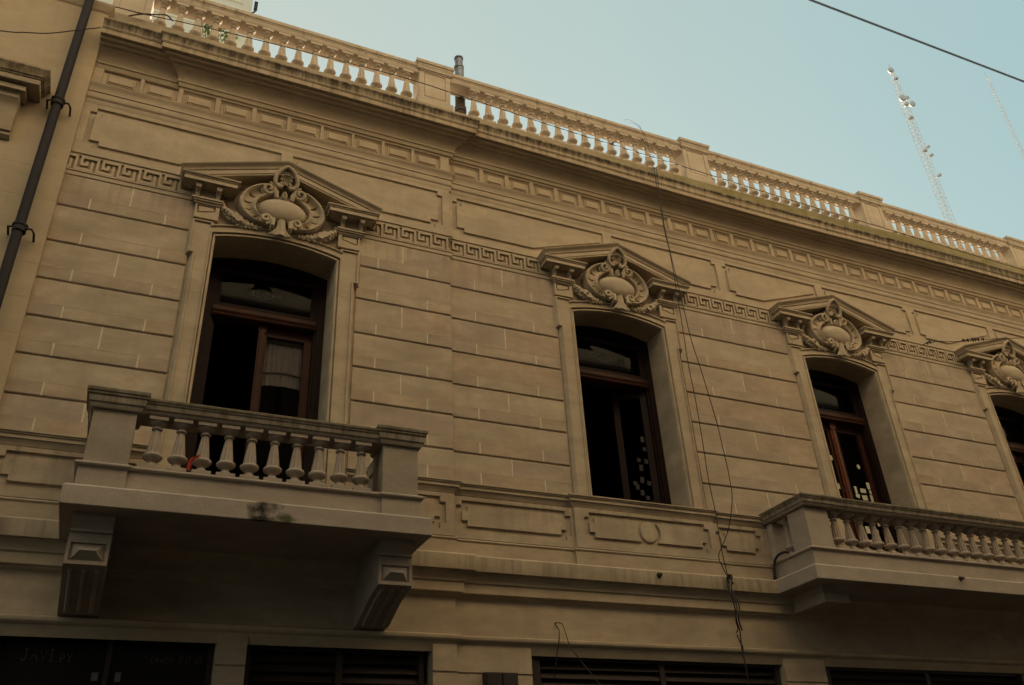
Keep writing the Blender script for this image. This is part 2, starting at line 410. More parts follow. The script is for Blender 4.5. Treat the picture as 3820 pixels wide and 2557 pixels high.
# band over the ground floor
m = MB(); m.sweep([(-0.02, 1.70), (0.012, 1.770), (0.016, 1.778), (0.020, 1.786), (0.036, 1.794), (0.052, 1.810), (0.056, 1.818), (0.056, 1.842), (0.0, 1.862), (-0.02, 1.86)], bandpath(XL, XR))
m.build('lower_band', M_trim, root)
# sill band: plinth + torus + frieze with panels + cap, stepping forward under window 2, broken by the balcony doors
capP = [(-0.015, 3.26), (0.006, 3.272), (0.012, 3.282), (0.014, 3.296), (0.030, 3.318), (0.034, 3.330), (0.046, 3.333), (0.046, 3.366), (0.058, 3.370), (0.058, 3.382), (0.070, 3.386), (0.070, 3.400), (0.0, 3.412), (-0.015, 3.41)]
footP = [(-0.015, 2.60), (0.018, 2.615), (0.018, 2.776), (0.026, 2.782), (0.031, 2.792), (0.028, 2.802), (0.016, 2.810), (0.0, 2.813), (-0.015, 2.81)]
sb = MB()
P2 = -0.035
segs = [[(XL, YB1), (WINC[0] - 0.885, YB1)], [(WINC[0] + 0.885, YB1), (3.04, YB1), (3.04, 0), (4.43, 0), (4.43, P2), (6.262, P2), (6.262, 0), (WINC[2] - 0.885, 0)],
        [(WINC[2] + 0.885, 0), (WINC[3] - 0.885, 0)], [(WINC[3] + 0.885, 0), (XR, 0)]]
for pth in segs[1:2]: sb.sweep(capP, pth); sb.sweep(footP, pth)
sb.box(4.43, 6.262, P2, 0.0, 2.80, 3.30)
def notched(x0, x1, z0, z1, n=0.062, nz=0.055):
    return [(x0 + n, z1), (x1 - n, z1), (x1 - n, z1 - nz), (x1, z1 - nz), (x1, z0 + nz), (x1 - n, z0 + nz), (x1 - n, z0), (x0 + n, z0), (x0 + n, z0 + nz), (x0, z0 + nz), (x0, z1 - nz), (x0 + n, z1 - nz)]
def panel(mb, outer, yf, w=0.052, depth=0.024, x0=None, x1=None, z0=None, z1=None, boss=None):
    """flat field, cut round by a sunk channel of width w; field plates stand 'depth' before yf"""
    inn = inset(outer, w); rect = [(x0, z1), (x1, z1), (x1, z0), (x0, z0)]
    mb.plate(rect, [outer], yf - depth, yf + 0.001, fholes=[inset(outer, -0.006)])
    if boss:
        mb.plate(inn[:], [], yf - depth, yf + 0.001, front=inset(inn, 0.006))
    else:
        mb.plate(inn, [], yf - depth, yf + 0.001, front=inset(inn, 0.006))
DP = 0.024
lo, hi = 2.8128, 3.262
for pth in (segs[0], segs[2], segs[3]):
    m = MB(); m.sweep(capP, pth); m.sweep(footP, pth)
    if pth is segs[0]: panel(m, notched(-1.10, 0.05, 2.892, 3.215), YB1, x0=XL, x1=WINC[0] - 0.885, z0=lo, z1=hi)
    m.build('sill_band', M_wall, root)
for (a, b, pa, pb, yf) in [(WINC[0] + 0.885, 3.04, 1.975, 2.938, YB1), (3.0402, 4.43, 3.076, 4.392, 0.0), (6.262, 8.1, 6.312, 6.955, 0.0)]:
    panel(sb, notched(pa, pb, 2.892, 3.215), yf, x0=a, x1=b, z0=lo, z1=hi)
# under window 2: the same panel with a round boss
pa, pb = 4.552, 6.182; yf = P2; xm = 5.362
oL = [(pa + 0.062, 3.215), (pb - 0.062, 3.215), (pb - 0.062, 3.16), (pb, 3.16), (pb, 2.947), (pb - 0.062, 2.947), (pb - 0.062, 2.892), (pa + 0.062, 2.892), (pa + 0.062, 2.947), (pa, 2.947), (pa, 3.16), (pa + 0.062, 3.16)]
sb.plate([(4.43, hi), (6.262, hi), (6.262, lo), (4.43, lo)], [oL], yf - DP, yf + 0.001, fholes=[inset(oL, -0.006)])
inn = inset(oL, 0.052)
rc = 0.15
def arcpts(c, z, r, a0, a1, n): return [(c + r*math.cos(R(a0 + (a1-a0)*i/n)), z + r*math.sin(R(a0 + (a1-a0)*i/n))) for i in range(n + 1)]
zc = 3.053; th = math.degrees(math.asin(min(0.99, 0.11 / rc)))
zt, zb = inn[0][1], inn[7][1]
aT = math.degrees(math.asin((zt - zc) / rc)); aB = math.degrees(math.asin((zc - zb) / rc))
left_ = [inn[0]] + arcpts(xm, zc, rc, 180 - aT, 180 + aB, 8) + [inn[7], inn[8], inn[9], inn[10], inn[11]]
right_ = [inn[1], inn[2], inn[3], inn[4], inn[5], inn[6]] + arcpts(xm, zc, rc, -aB, aT, 8)
for l in (left_, right_): sb.plate(l, [], yf - DP, yf + 0.001)
sb.lathe([(0.112, 0.0), (0.112, -0.018), (0.104, -0.026), (0.0001, -0.028)], xm, yf, zc, n=32, axis='y')
sb.mats = [None]
sb.build('sill_band', M_wall, root)

# upper zone: meander band, panel zone, architrave, dentil frieze
fr = MB()
# mouldings that bracket the meander
mo = [(-0.01, 6.28), (0.020, 6.294), (0.026, 6.302), (0.026, 6.345), (0.036, 6.352), (0.036, 6.362), (0.028, 6.372), (0.0, 6.3735), (-0.01, 6.373)]
tops = [(-0.01, 6.566), (0.020, 6.568), (0.020, 6.590), (0.034, 6.596), (0.034, 6.606), (0.022, 6.614), (-0.01, 6.614)]
gaps = [(XL, WINC[0] - 0.90), (WINC[0] + 0.90, WINC[1] - 0.90), (WINC[1] + 0.90, WINC[2] - 0.90), (WINC[2] + 0.90, WINC[3] - 0.90), (WINC[3] + 0.90, XR)]
for a, b in gaps:
    fr.sweep(mo, bandpath(a, b)); fr.sweep(tops, bandpath(a, b))
# panel zone field with half panels that follow the pediment slopes
def halfpanel(xc, xe, sgn):
    """xe: outer end; sgn -1 left of the window, +1 right of it"""
    e = abs(xe - xc); f = lambda u: xc + sgn * u
    pts = [(e - 0.063, 7.266), (0.072, 7.266), (0.072, 7.070), (1.140, 6.702), (e - 0.098, 6.702), (e - 0.098, 6.757), (e, 6.757), (e, 7.206), (e - 0.063, 7.206)]
    return [(f(u), z) for u, z in pts]
zones = [(XL, 3.04, YB1, [(0, -1.100, 2.942)]), (3.0402, XR, 0.0, [(1, 3.100, 7.128), (2, 7.264, 10.824), (3, 10.955, 14.515)])]
for x0, x1, yf, ws in zones:
    holes = []
    for i, a, b in ws:
        holes += [halfpanel(WINC[i], a, -1), halfpanel(WINC[i], b, 1)]
    fr.plate([(x0, 7.322), (x1, 7.322), (x1, 6.612), (x0, 6.612)], holes, yf - 0.022, yf + 0.001, fholes=[inset(h, -0.006) for h in holes])
    for h in holes:
        inn = inset(h, 0.048); fr.plate(inn, [], yf - 0.022, yf + 0.001, front=inset(inn, 0.006))
arc = [(-0.01, 7.32), (0.024, 7.322), (0.030, 7.332), (0.030, 7.392), (0.034, 7.396), (0.042, 7.402), (0.050, 7.425), (0.050, 7.432), (0.038, 7.434), (0.040, 7.492), (0.052, 7.496), (0.052, 7.508),
       (0.046, 7.514), (0.050, 7.545), (0.064, 7.575), (0.084, 7.598), (0.086, 7.614), (0.0, 7.630), (-0.01, 7.63)]
arc = [(p * 0.8, z) for p, z in arc]
fr.sweep(arc, bandpath(XL, XR))
fr.mats = [None]
fr.build('entablature', M_trim, root)
# dentil frieze panels
dz = MB()
lefts = [(-1.07, .372), (-0.645, .356), (-0.225, .350), (0.195, .350), (0.608, .350), (1.02, .345), (1.413, .340), (1.80, .335), (2.19, .335), (2.580, .335)]
l2 = [(3.066, .41), (3.544, .300)] + [(3.915 + 0.3675 * k, .295) for k in range(34)]
def friezeplate(x0, x1, yf, ls):
    holes = [[(a, 7.850), (a + w, 7.850), (a + w, 7.640), (a, 7.640)] for a, w in ls if a + w < x1 - 0.02]
    dz.plate([(x0, 7.868), (x1, 7.868), (x1, 7.612), (x0, 7.612)], holes, yf - 0.029, yf + 0.001, fholes=[inset(h, -0.010) for h in holes])
    for h in holes:
        inn = inset(h, 0.034); dz.plate(inn, [], yf - 0.014, yf + 0.001, front=inset(inn, 0.005))
        inn = inset(h, 0.050); dz.plate(inn, [], yf - 0.028, yf - 0.013, front=inset(inn, 0.008))
friezeplate(XL, 3.04, YB1, lefts); friezeplate(3.0402, XR, 0.0, l2)
dz.build('panelled_frieze', M_trim, root)

# meander relief
GRO = ["X.......", "X.XXXXX.", "X.X.X.X.", "X...X.X.", "XXXXX.X.", "......X."]
mean = MB()
def meander(x0, x1, start, pitch, yf):
    zt_, rh = 6.568, 0.0325; cw = pitch / 8; k = math.floor((x0 - start) / pitch)
    prev = None
    while True:
        ux = start + k * pitch
        if ux >= x1: break
        for r, row in enumerate(GRO):
            c = 0
            while c < 8:
                if row[c] == 'X': c += 1; continue
                d = c
                while d < 8 and row[d] == '.': d += 1
                a, b = max(x0, ux + c * cw), min(x1, ux + d * cw)
                if b > a: mean.box(a, b, yf - 0.032, yf + 0.001, zt_ - (r+1) * rh, zt_ - r * rh)
                c = d
        k += 1
MG = [(XL, WINC[0] - 0.93, -1.095, 0.2048, YB1), (WINC[0] + 0.93, 3.04, 1.99, 0.2045, YB1), (3.0402, WINC[1] - 0.93, 3.055, 0.2035, 0.0), (WINC[1] + 0.93, WINC[2] - 0.93, 6.30, 0.2035, 0.0),
      (WINC[2] + 0.93, WINC[3] - 0.93, 9.98, 0.2035, 0.0), (WINC[3] + 0.93, XR, 13.68, 0.2035, 0.0)]
for g in MG:
    mean = MB(); meander(*g); mean.build('meander_band', M_trim, root)

# cornice: it sags a little to the right
sag = lambda x, z: min(1, max(0, (z - 7.92) / 0.26)) * lerp([(-2, 0.0), (1.6, 0.0), (3.3, -0.012), (4.8, -0.028), (6.5, -0.055), (8.1, -0.065), (9.6, -0.04), (11.0, -0.005), (12.4, 0.025), (16, 0.03)], x)
corn = [(-0.01, 7.80), (0.022, 7.866), (0.030, 7.872), (0.034, 7.890), (0.048, 7.894), (0.052, 7.915), (0.060, 7.940), (0.072, 7.948), (0.072, 7.966), (0.064, 7.975), (0.070, 8.000), (0.088, 8.040), (0.118, 8.075), (0.155, 8.098), (0.160, 8.120),
        (0.200, 8.124), (0.206, 8.150), (0.250, 8.156), (0.256, 8.187), (0.294, 8.187), (0.296, 8.190), (0.296, 8.256), (0.304, 8.262), (0.304, 8.272), (0.310, 8.276),
        (0.308, 8.300), (0.311, 8.335), (0.322, 8.365), (0.334, 8.380), (0.334, 8.400), (0.322, 8.404), (0.02, 8.43), (-0.01, 8.43)]
m = MB()
m.sweep(corn, [(XL, 0.0), (-0.245, 0.0), (-0.245, YB1), (3.04, YB1), (3.04, 0.0), (XR, 0.0)], sub=0.6, zf=sag)
m.build('cornice', M_corn, root)

# ---------------------------------------------------------------- window surrounds
def surround_mesh(z0):
    mb = MB()
    out = [(-0.88, z0), (-0.88, 5.575), (-0.932, 5.575), (-0.932, 6.066), (-0.672, 6.066), (-0.672, 6.046)]
    n = 12
    for i in range(n + 1):
        u = -0.66 + 1.32 * i / n; out.append((u, 6.050 + 0.078 * (1 - (u/0.66)**2)))
    out += [(0.672, 6.046), (0.672, 6.066), (0.932, 6.066), (0.932, 5.575), (0.88, 5.575), (0.88, z0)]
    hole = arch(0, HW, SPR, RISE, z0)
    def opened(o, h):  # the foot is open: one outline round both
        return o + h[::-1]
    def ring(o, h, yf, yb, of=None, hf=None):
        mb.plate(opened(o, h), [], yf, yb, front=opened(of or o, hf or h))
    def ins(o, d):      # inset the outer outline sideways/upwards only, the foot stays
        q = inset(o + [(0.88, z0 - 1), (-0.88, z0 - 1)], d)[:len(o)]
        q[0] = (q[0][0], z0); q[-1] = (q[-1][0], z0); return q
    h2 = arch(0, 0.683, SPR + 0.028, RISE + 0.003, z0); h3 = arch(0, 0.707, SPR + 0.046, RISE + 0.006, z0)
    ring(out, hole, -0.018, 0.001, of=ins(out, 0.004), hf=hole)
    ring(ins(out, 0.048), arch(0, 0.700, SPR + 0.04, RISE + 0.005, z0), -0.046, -0.017, hf=arch(0, 0.700, SPR + 0.04, RISE + 0.005, z0))
    ring(ins(out, 0.006), ins(out, 0.052), -0.066, -0.017, of=ins(out, 0.032), hf=ins(out, 0.044))
    # inner mouldings round the opening
    A_ = lambda w: arch(0, w, SPR + (w - HW) * 0.86, RISE + (w - HW) * 0.10, z0)
    ring(A_(0.712), A_(0.690), -0.060, -0.017, of=A_(0.706), hf=A_(0.694))
    ring(A_(0.684), A_(0.654), -0.042, -0.017, of=A_(0.678), hf=A_(0.660))
    # joints across the jambs
    for zj in (5.405, 5.125, 4.20):
        for s in (-1, 1):
            mb.box(min(s*0.713, s*0.832), max(s*0.713, s*0.832), -0.0475, -0.0452, zj - 0.004, zj + 0.004, M_nline)
    for s in (-1, 1):
        f = lambda a, b: (min(s*a, s*b), max(s*a, s*b))
        # pilaster block with a tapering sunk panel
        rect = [(s*0.905, 6.25), (s*0.655, 6.25), (s*0.655, 6.066), (s*0.905, 6.066)]
        trap = [(s*0.882, 6.232), (s*0.700, 6.232), (s*0.700, 6.172), (s*0.876, 6.128)]
        mb.plate(rect, [trap], -0.062, 0.001, fholes=[inset(trap, -0.004)])
        mb.plate(inset(trap, 0.014), [], -0.058, -0.03); mb.plate(inset(trap, 0.001), [], -0.038, 0.0)
        # capital
        a, b = f(0.640, 0.905)
        for (z_, z2, p, e) in [(6.2495, 6.272, 0.076, 0.018), (6.272, 6.292, 0.094, 0.034), (6.292, 6.312, 0.108, 0.050)]:
            a, b = (s*(0.905 + e), s*(0.655 - e*0.5)); mb.box(min(a, b), max(a, b), -p, 0.001, z_, z2 + 0.0005)
        a, b = f(0.665, 0.90); mb.box(a, b, -0.058, 0.001, 6.31, 6.452)
        # small consoles
        for u in (0.905, 0.795, 0.69):
            w = 0.030; u_ = s*u
            if u == 0.795: continue
            sd_ = [(-0.05, 6.449), (-0.165, 6.449), (-0.168, 6.420), (-0.160, 6.396), (-0.140, 6.392), (-0.118, 6.380), (-0.100, 6.350), (-0.088, 6.316), (-0.05, 6.316)]
            ww = [1, 1, 1, .72, .72, .72, .7, .7, .7]; k = len(sd_)
            vs = [(u_ - w*q, y, z) for (y, z), q in zip(sd_, ww)] + [(u_ + w*q, y, z) for (y, z), q in zip(sd_, ww)]
            mb.add(vs, [tuple(range(k)), tuple(range(2*k - 1, k - 1, -1))] + [(i, (i+1) % k, k + (i+1) % k, k + i) for i in range(k)])
    mb.mats = [None] + [q for q in mb.mats if q]
    return mb
def fix_mats(mb):
    mb.mats = [None if i == 0 else q for i, q in enumerate(mb.mats)]
def pediment_mesh():
    mb = MB()
    gp = [(-0.01, 6.44), (0.165, 6.447), (0.172, 6.450), (0.172, 6.458), (0.196, 6.450), (0.200, 6.453), (0.200, 6.500), (0.210, 6.503), (0.210, 6.514), (0.224, 6.520), (0.228, 6.536), (-0.01, 6.540)]
    for s in (-1, 1):
        if s < 0: pth = [(-0.885, 0.0), (-0.885, -0.02), (-0.69, -0.02), (-0.69, 0.0)]
        else: pth = [(0.69, 0.0), (0.69, -0.02), (0.885, -0.02), (0.885, 0.0)]
        # the path turns so the moulding returns on both ends
        prof = [(p - 0.02, z) for p, z in gp]
        pts = [(pth[0][0], 0.0), (pth[0][0], -0.02), (pth[2][0], -0.02), (pth[3][0], 0.0)]
        mb.sweep(prof, pts)
    # raking fascia
    mb.plate([(-1.075, 6.5365), (0, 6.887), (1.075, 6.5365), (0.82, 6.5365), (0, 6.808), (-0.82, 6.5365)], [], -0.200, 0.0)
    mb.plate([(-1.03, 6.5375), (0, 6.880), (1.03, 6.5375), (0.88, 6.5375), (0, 6.830), (-0.88, 6.5375)], [], -0.208, -0.199)
    sec = [(0.0, 0.0), (0.0, 0.206), (0.10, 0.214), (0.16, 0.214), (0.18, 0.204), (0.34, 0.206), (0.55, 0.216), (0.74, 0.234), (0.86, 0.244), (1.0, 0.246), (1.0, 0.0)]
    rows = []
    for (b, t) in (((-1.075, 6.5370), (-1.113, 6.600)), ((0, 6.8872), (0, 6.982)), ((1.075, 6.5370), (1.113, 6.600))):
        rows.append([(b[0] + (t[0]-b[0]) * q, -p, b[1] + (t[1]-b[1]) * q) for q, p in sec])
    k = len(sec); vs = [p for r in rows for p in r]; fs = []
    for j in range(2):
        for i in range(k): fs.append((j*k + i, j*k + (i+1) % k, (j+1)*k + (i+1) % k, (j+1)*k + i))
    fs += [tuple(range(k)), tuple(range(3*k - 1, 2*k - 1, -1))]
    mb.add(vs, fs)
    return mb
def cartouche_mesh():
    mb = MB(); rnd = random.Random(3)
    Y0 = 0.0
    mb.plate([(0.36*math.cos(R(a)), 6.36 + 0.23*math.sin(R(a))) for a in range(0, 360, 12)], [], -0.07, 0.0)
    # convex oval
    rows = []
    for j in range(0, 10):
        t = math.pi/2 * j / 9; rows.append([(0.268*math.cos(t)*math.cos(R(a)), -0.085 - 0.135*math.sin(t)**0.8, 6.340 + 0.165*math.cos(t)*math.sin(R(a))) for a in range(0, 360, 10)])
    rows.insert(0, [(0.268*math.cos(R(a)), -0.03, 6.340 + 0.165*math.sin(R(a))) for a in range(0, 360, 10)])
    mb.grid(rows, closed=True)
    # scrolled frame: strips of a wide concave band
    for s in (-1, 1):
        A0, A1 = 108.0, 246.0; N = 72; rows = []
        slits = [0.16, 0.33, 0.49, 0.65, 0.81]
        for i in range(N + 1):
            t = i / N; a = R(A0 + (A1 - A0) * t)
            ox, oz = 0.470 * math.cos(a), 6.385 + 0.310 * math.sin(a)
            ix, iz = 0.298 * math.cos(a), 6.352 + 0.200 * math.sin(a)
            wv = min(1, t / 0.10, (1 - t) / 0.10); wv = 0.62 + 0.38 * wv
            mx, mz = (ox + ix) / 2, (oz + iz) / 2
            ox, oz, ix, iz = mx + (ox-mx)*wv, mz + (oz-mz)*wv, mx + (ix-mx)*wv, mz + (iz-mz)*wv
            sl = any(abs(t - q) < 0.011 for q in slits)
            row = []
            for (q, y) in [(-0.03, 0.02), (-0.05, 0.12), (0.0, 0.150), (0.10, 0.158), (0.20, 0.146), (0.27, 0.118), (0.36, 0.106), (0.50, 0.102), (0.64, 0.106), (0.74, 0.120), (0.82, 0.150), (0.92, 0.160), (1.0, 0.148), (1.03, 0.10), (1.0, 0.03)]:
                if sl and 0.30 < q < 0.70: y -= 0.055
                row.append((-s * (ox + (ix - ox) * q), -y, oz + (iz - oz) * q))
            rows.append(row)
        mb.grid(rows)
        # volutes
        def volute(cx, cz, r0, turns, a0, dirn, th, y0=0.15):
            pts = []; rad = []; n = int(26 * turns)
            for i in range(n + 1):
                t = i / n; a = a0 + dirn * 2 * math.pi * turns * t; r = r0 * (1 - 0.80 * t)
                pts.append((cx + r * math.cos(a), -(y0 - 0.01 + 0.02 * t), cz + r * math.sin(a))); rad.append(th * (1 - 0.35 * t))
            mb.tube(pts, rad, n=9)
            mb.lathe([(r0 + th*0.4, 0.0), (r0 + th*0.4, -y0 + 0.025), (0.001, -y0 + 0.008)], cx, 0.0, cz, n=20, axis='y')
        volute(s * 0.176, 6.600, 0.080, 1.5, math.pi/2, s, 0.024)
        volute(s * 0.168, 6.182, 0.066, 1.4, -math.pi/2, -s, 0.021, y0=0.16)
        # rolled bars beside bud and leaf
        mb.tube([(s*0.09, -0.08, 6.585), (s*0.095, -0.17, 6.560), (s*0.085, -0.17, 6.50), (s*0.08, -0.10, 6.45)], [0.022, 0.028, 0.025, 0.015], n=10)
        mb.tube([(s*0.088, -0.10, 6.19), (s*0.095, -0.185, 6.17), (s*0.098, -0.185, 6.10), (s*0.10, -0.09, 6.06)], [0.018, 0.026, 0.026, 0.018], n=10)
        # garland of flowers and fruit
        path = [(0.625, 6.305), (0.615, 6.265), (0.60, 6.230), (0.565, 6.205), (0.53, 6.170), (0.49, 6.150), (0.45, 6.118), (0.40, 6.105), (0.35, 6.092), (0.30, 6.095), (0.255, 6.085), (0.21, 6.09)]
        for i, (u, z) in enumerate(path):
            r = (0.020, 0.024, 0.030, 0.038, 0.046, 0.054, 0.054, 0.046, 0.040, 0.034, 0.028, 0.024)[i]
            mb.ball((s*u, -0.065 - 0.02*(i in (2, 3, 4)), z), (r, r*1.15, r), n=10, k=6)
            for q in range(5):
                a = 2*math.pi*q/5 + i; mb.ball((s*u + r*0.95*math.cos(a), -0.06 - rnd.random()*0.02, z + r*0.95*math.sin(a)), r*0.48, n=7, k=5)
            if i in (5, 6): mb.tube([(s*u, -0.10, z), (s*u, -0.145, z)], [r*0.55, r*0.75], n=10)
        for q in range(7):
            u = 0.60 - 0.35*rnd.random(); mb.ball((s*u, -0.035, 6.10 + 0.14*(u-0.3)*1.6 + 0.02*rnd.random()), 0.018, n=7, k=5)
    # shell
    outl = [(0.0, 6.890), (0.040, 6.870), (0.082, 6.830), (0.113, 6.780), (0.126, 6.725), (0.118, 6.680), (0.092, 6.650), (0.055, 6.643), (0.030, 6.665)]
    full = [(-u, z) for u, z in outl[::-1]] + outl[1:]
    yof = lambda z: 0.10 + 0.11 * (z - 6.55) / 0.35
    mb.tube([(u, -yof(z) - 0.03, z) for u, z in full], [0.014] + [0.024]*(len(full)-2) + [0.014], n=9)
    rows = []
    for k in range(6):
        t = k / 5; rows.append([((u)*t, -yof(6.69 + (z-6.69)*t) + 0.055*(1 - t*t), 6.69 + (z - 6.69)*t) for u, z in full])
    mb.grid(rows)
    mb.plate(full, [], -0.09, 0.0)
    for q in range(-4, 5):
        a = R(90 + q * 17); L_ = 0.165 - 0.006 * q * q; L_ = max(L_, 0.06)
        pts = [(0.02*math.cos(a), -yof(6.68), 6.68 + 0.02*math.sin(a)), (L_*0.5*math.cos(a), -yof(6.68 + L_*0.5) + 0.025, 6.68 + L_*0.5*math.sin(a)), (L_*math.cos(a)*0.72, -yof(6.68 + L_) - 0.01, 6.68 + L_*math.sin(a))]
        mb.tube(pts, [0.008, 0.014, 0.016], n=7)
    for s in (-1, 1):
        mb.tube([(s*(0.062 + 0.026*(1 - k/16)*math.cos(k*0.55)), -0.165, 6.668 + 0.026*(1 - k/16)*math.sin(k*0.55)) for k in range(14)], 0.010, n=7)
    # bud under the shell
    mb.ball((0, -0.165, 6.525), (0.034, 0.04, 0.058), n=12, k=8); mb.ball((0, -0.185, 6.548), (0.024, 0.03, 0.022), n=10, k=6)
    for q in range(5): mb.ball((0.018*math.cos(q*1.26), -0.20, 6.505 + 0.016*math.sin(q*1.26)), 0.011, n=7, k=5)
    # hanging leaf
    rows = []
    for j in range(8):
        t = j / 7; z = 6.185 - 0.205 * t; w = 0.045 + 0.012*t + 0.085 * max(0, t - 0.45)**1.3 * 2.0
        row = []
        for i in range(13):
            q = -1 + i / 6; row.append((w*q*(1.0), -(0.10 + 0.105*math.sqrt(max(0, 1 - (q*0.94)**2)) * (1 - 0.25*t) + 0.018*math.cos(q*7)*t + 0.04*t*abs(q)), z - 0.018*t*abs(q)**2 * (1 if True else 0)))
        rows.append(row)
    mb.grid(rows)
    mb.grid([[(x, y + 0.02, z) for x, y, z in r] for r in rows])
    mb.v = [(x, y * (0.86 + 0.14 * min(1, max(0, (z - 6.50) / 0.12))), z) for x, y, z in mb.v]
    return mb
src = {}
for i, (xc, yb) in enumerate(zip(WINC, WINY)):
    z0 = 3.412 if i == 1 else 2.62
    sr = empty('window_surround', (xc, yb, z0), root)
    key = 'A' if i == 1 else 'B'
    if key not in src:
        mb = surround_mesh(z0)
        o = mb.build('architrave', M_trim, None); 
        o.location = (xc, yb, 0); put(o, sr); src[key] = (o, xc, yb)
    else:
        o, x_, y_ = src[key]; wcopy(o, sr, xc - x_, yb - y_)
    for nm, fn, mt in (('pediment', pediment_mesh, M_trim), ('cartouche', cartouche_mesh, M_orn)):
        if nm not in src:
            o = fn().build(nm, mt, None, sharp=38); o.location = (xc, yb, 0); put(o, sr); src[nm] = (o, xc, yb)
        else:
            o, x_, y_ = src[nm]; wcopy(o, sr, xc - x_, yb - y_)

# ---------------------------------------------------------------- french windows
YF = 0.33       # face of the joinery
def bars(mb, x0, x1, z0, z1, w, ya, yb, m=None, bead=True):
    mb.box(x0, x0 + w, ya, yb, z0, z1, m); mb.box(x1 - w, x1, ya, yb, z0, z1, m)
    mb.box(x0 + w, x1 - w, ya, yb, z0, z0 + w * 1.2, m); mb.box(x0 + w, x1 - w, ya, yb, z1 - w, z1, m)
def stroke(mb, pts, w, y, m=None, dx=0, dz=0, n=6):
    mb.tube([(x + dx, y, z + dz) for x, z in pts], w, n=n, m=m)
def ornament(xc, zc, y):
    mb = MB(); el = [(0.105*math.cos(R(a)), 0.062*math.sin(R(a))) for a in range(0, 361, 12)]
    stroke(mb, el, 0.0028, y, dx=xc, dz=zc); stroke(mb, [(u*0.93, z*0.90) for u, z in el], 0.0013, y, dx=xc, dz=zc)
    for s in (-1, 1):
        for (cx, cz, r) in [(0.122, 0.018, 0.016), (0.122, -0.018, 0.016), (0.150, 0.0, 0.018), (0.185, 0.016, 0.012), (0.190, -0.012, 0.013)]:
            stroke(mb, [(s*(cx + r*math.cos(R(a))), cz + r*math.sin(R(a))) for a in range(20, 320, 30)], 0.0026, y, dx=xc, dz=zc)
        stroke(mb, [(s*0.03, 0.018), (s*0.05, 0.03), (s*0.07, 0.012), (s*0.055, -0.012), (s*0.035, -0.004)], 0.0022, y, dx=xc, dz=zc)
        stroke(mb, [(s*0.01, -0.028), (s*0.035, -0.034), (s*0.06, -0.026)], 0.0022, y, dx=xc, dz=zc)
        stroke(mb, [(s*0.012, 0.02), (s*0.004, 0.0), (s*0.02, -0.018)], 0.0022, y, dx=xc, dz=zc)
    return mb
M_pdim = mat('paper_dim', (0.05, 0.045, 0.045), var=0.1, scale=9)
M_gild = mat('etched_glass', (0.20, 0.185, 0.17), rough=0.8, var=0.1, scale=20)
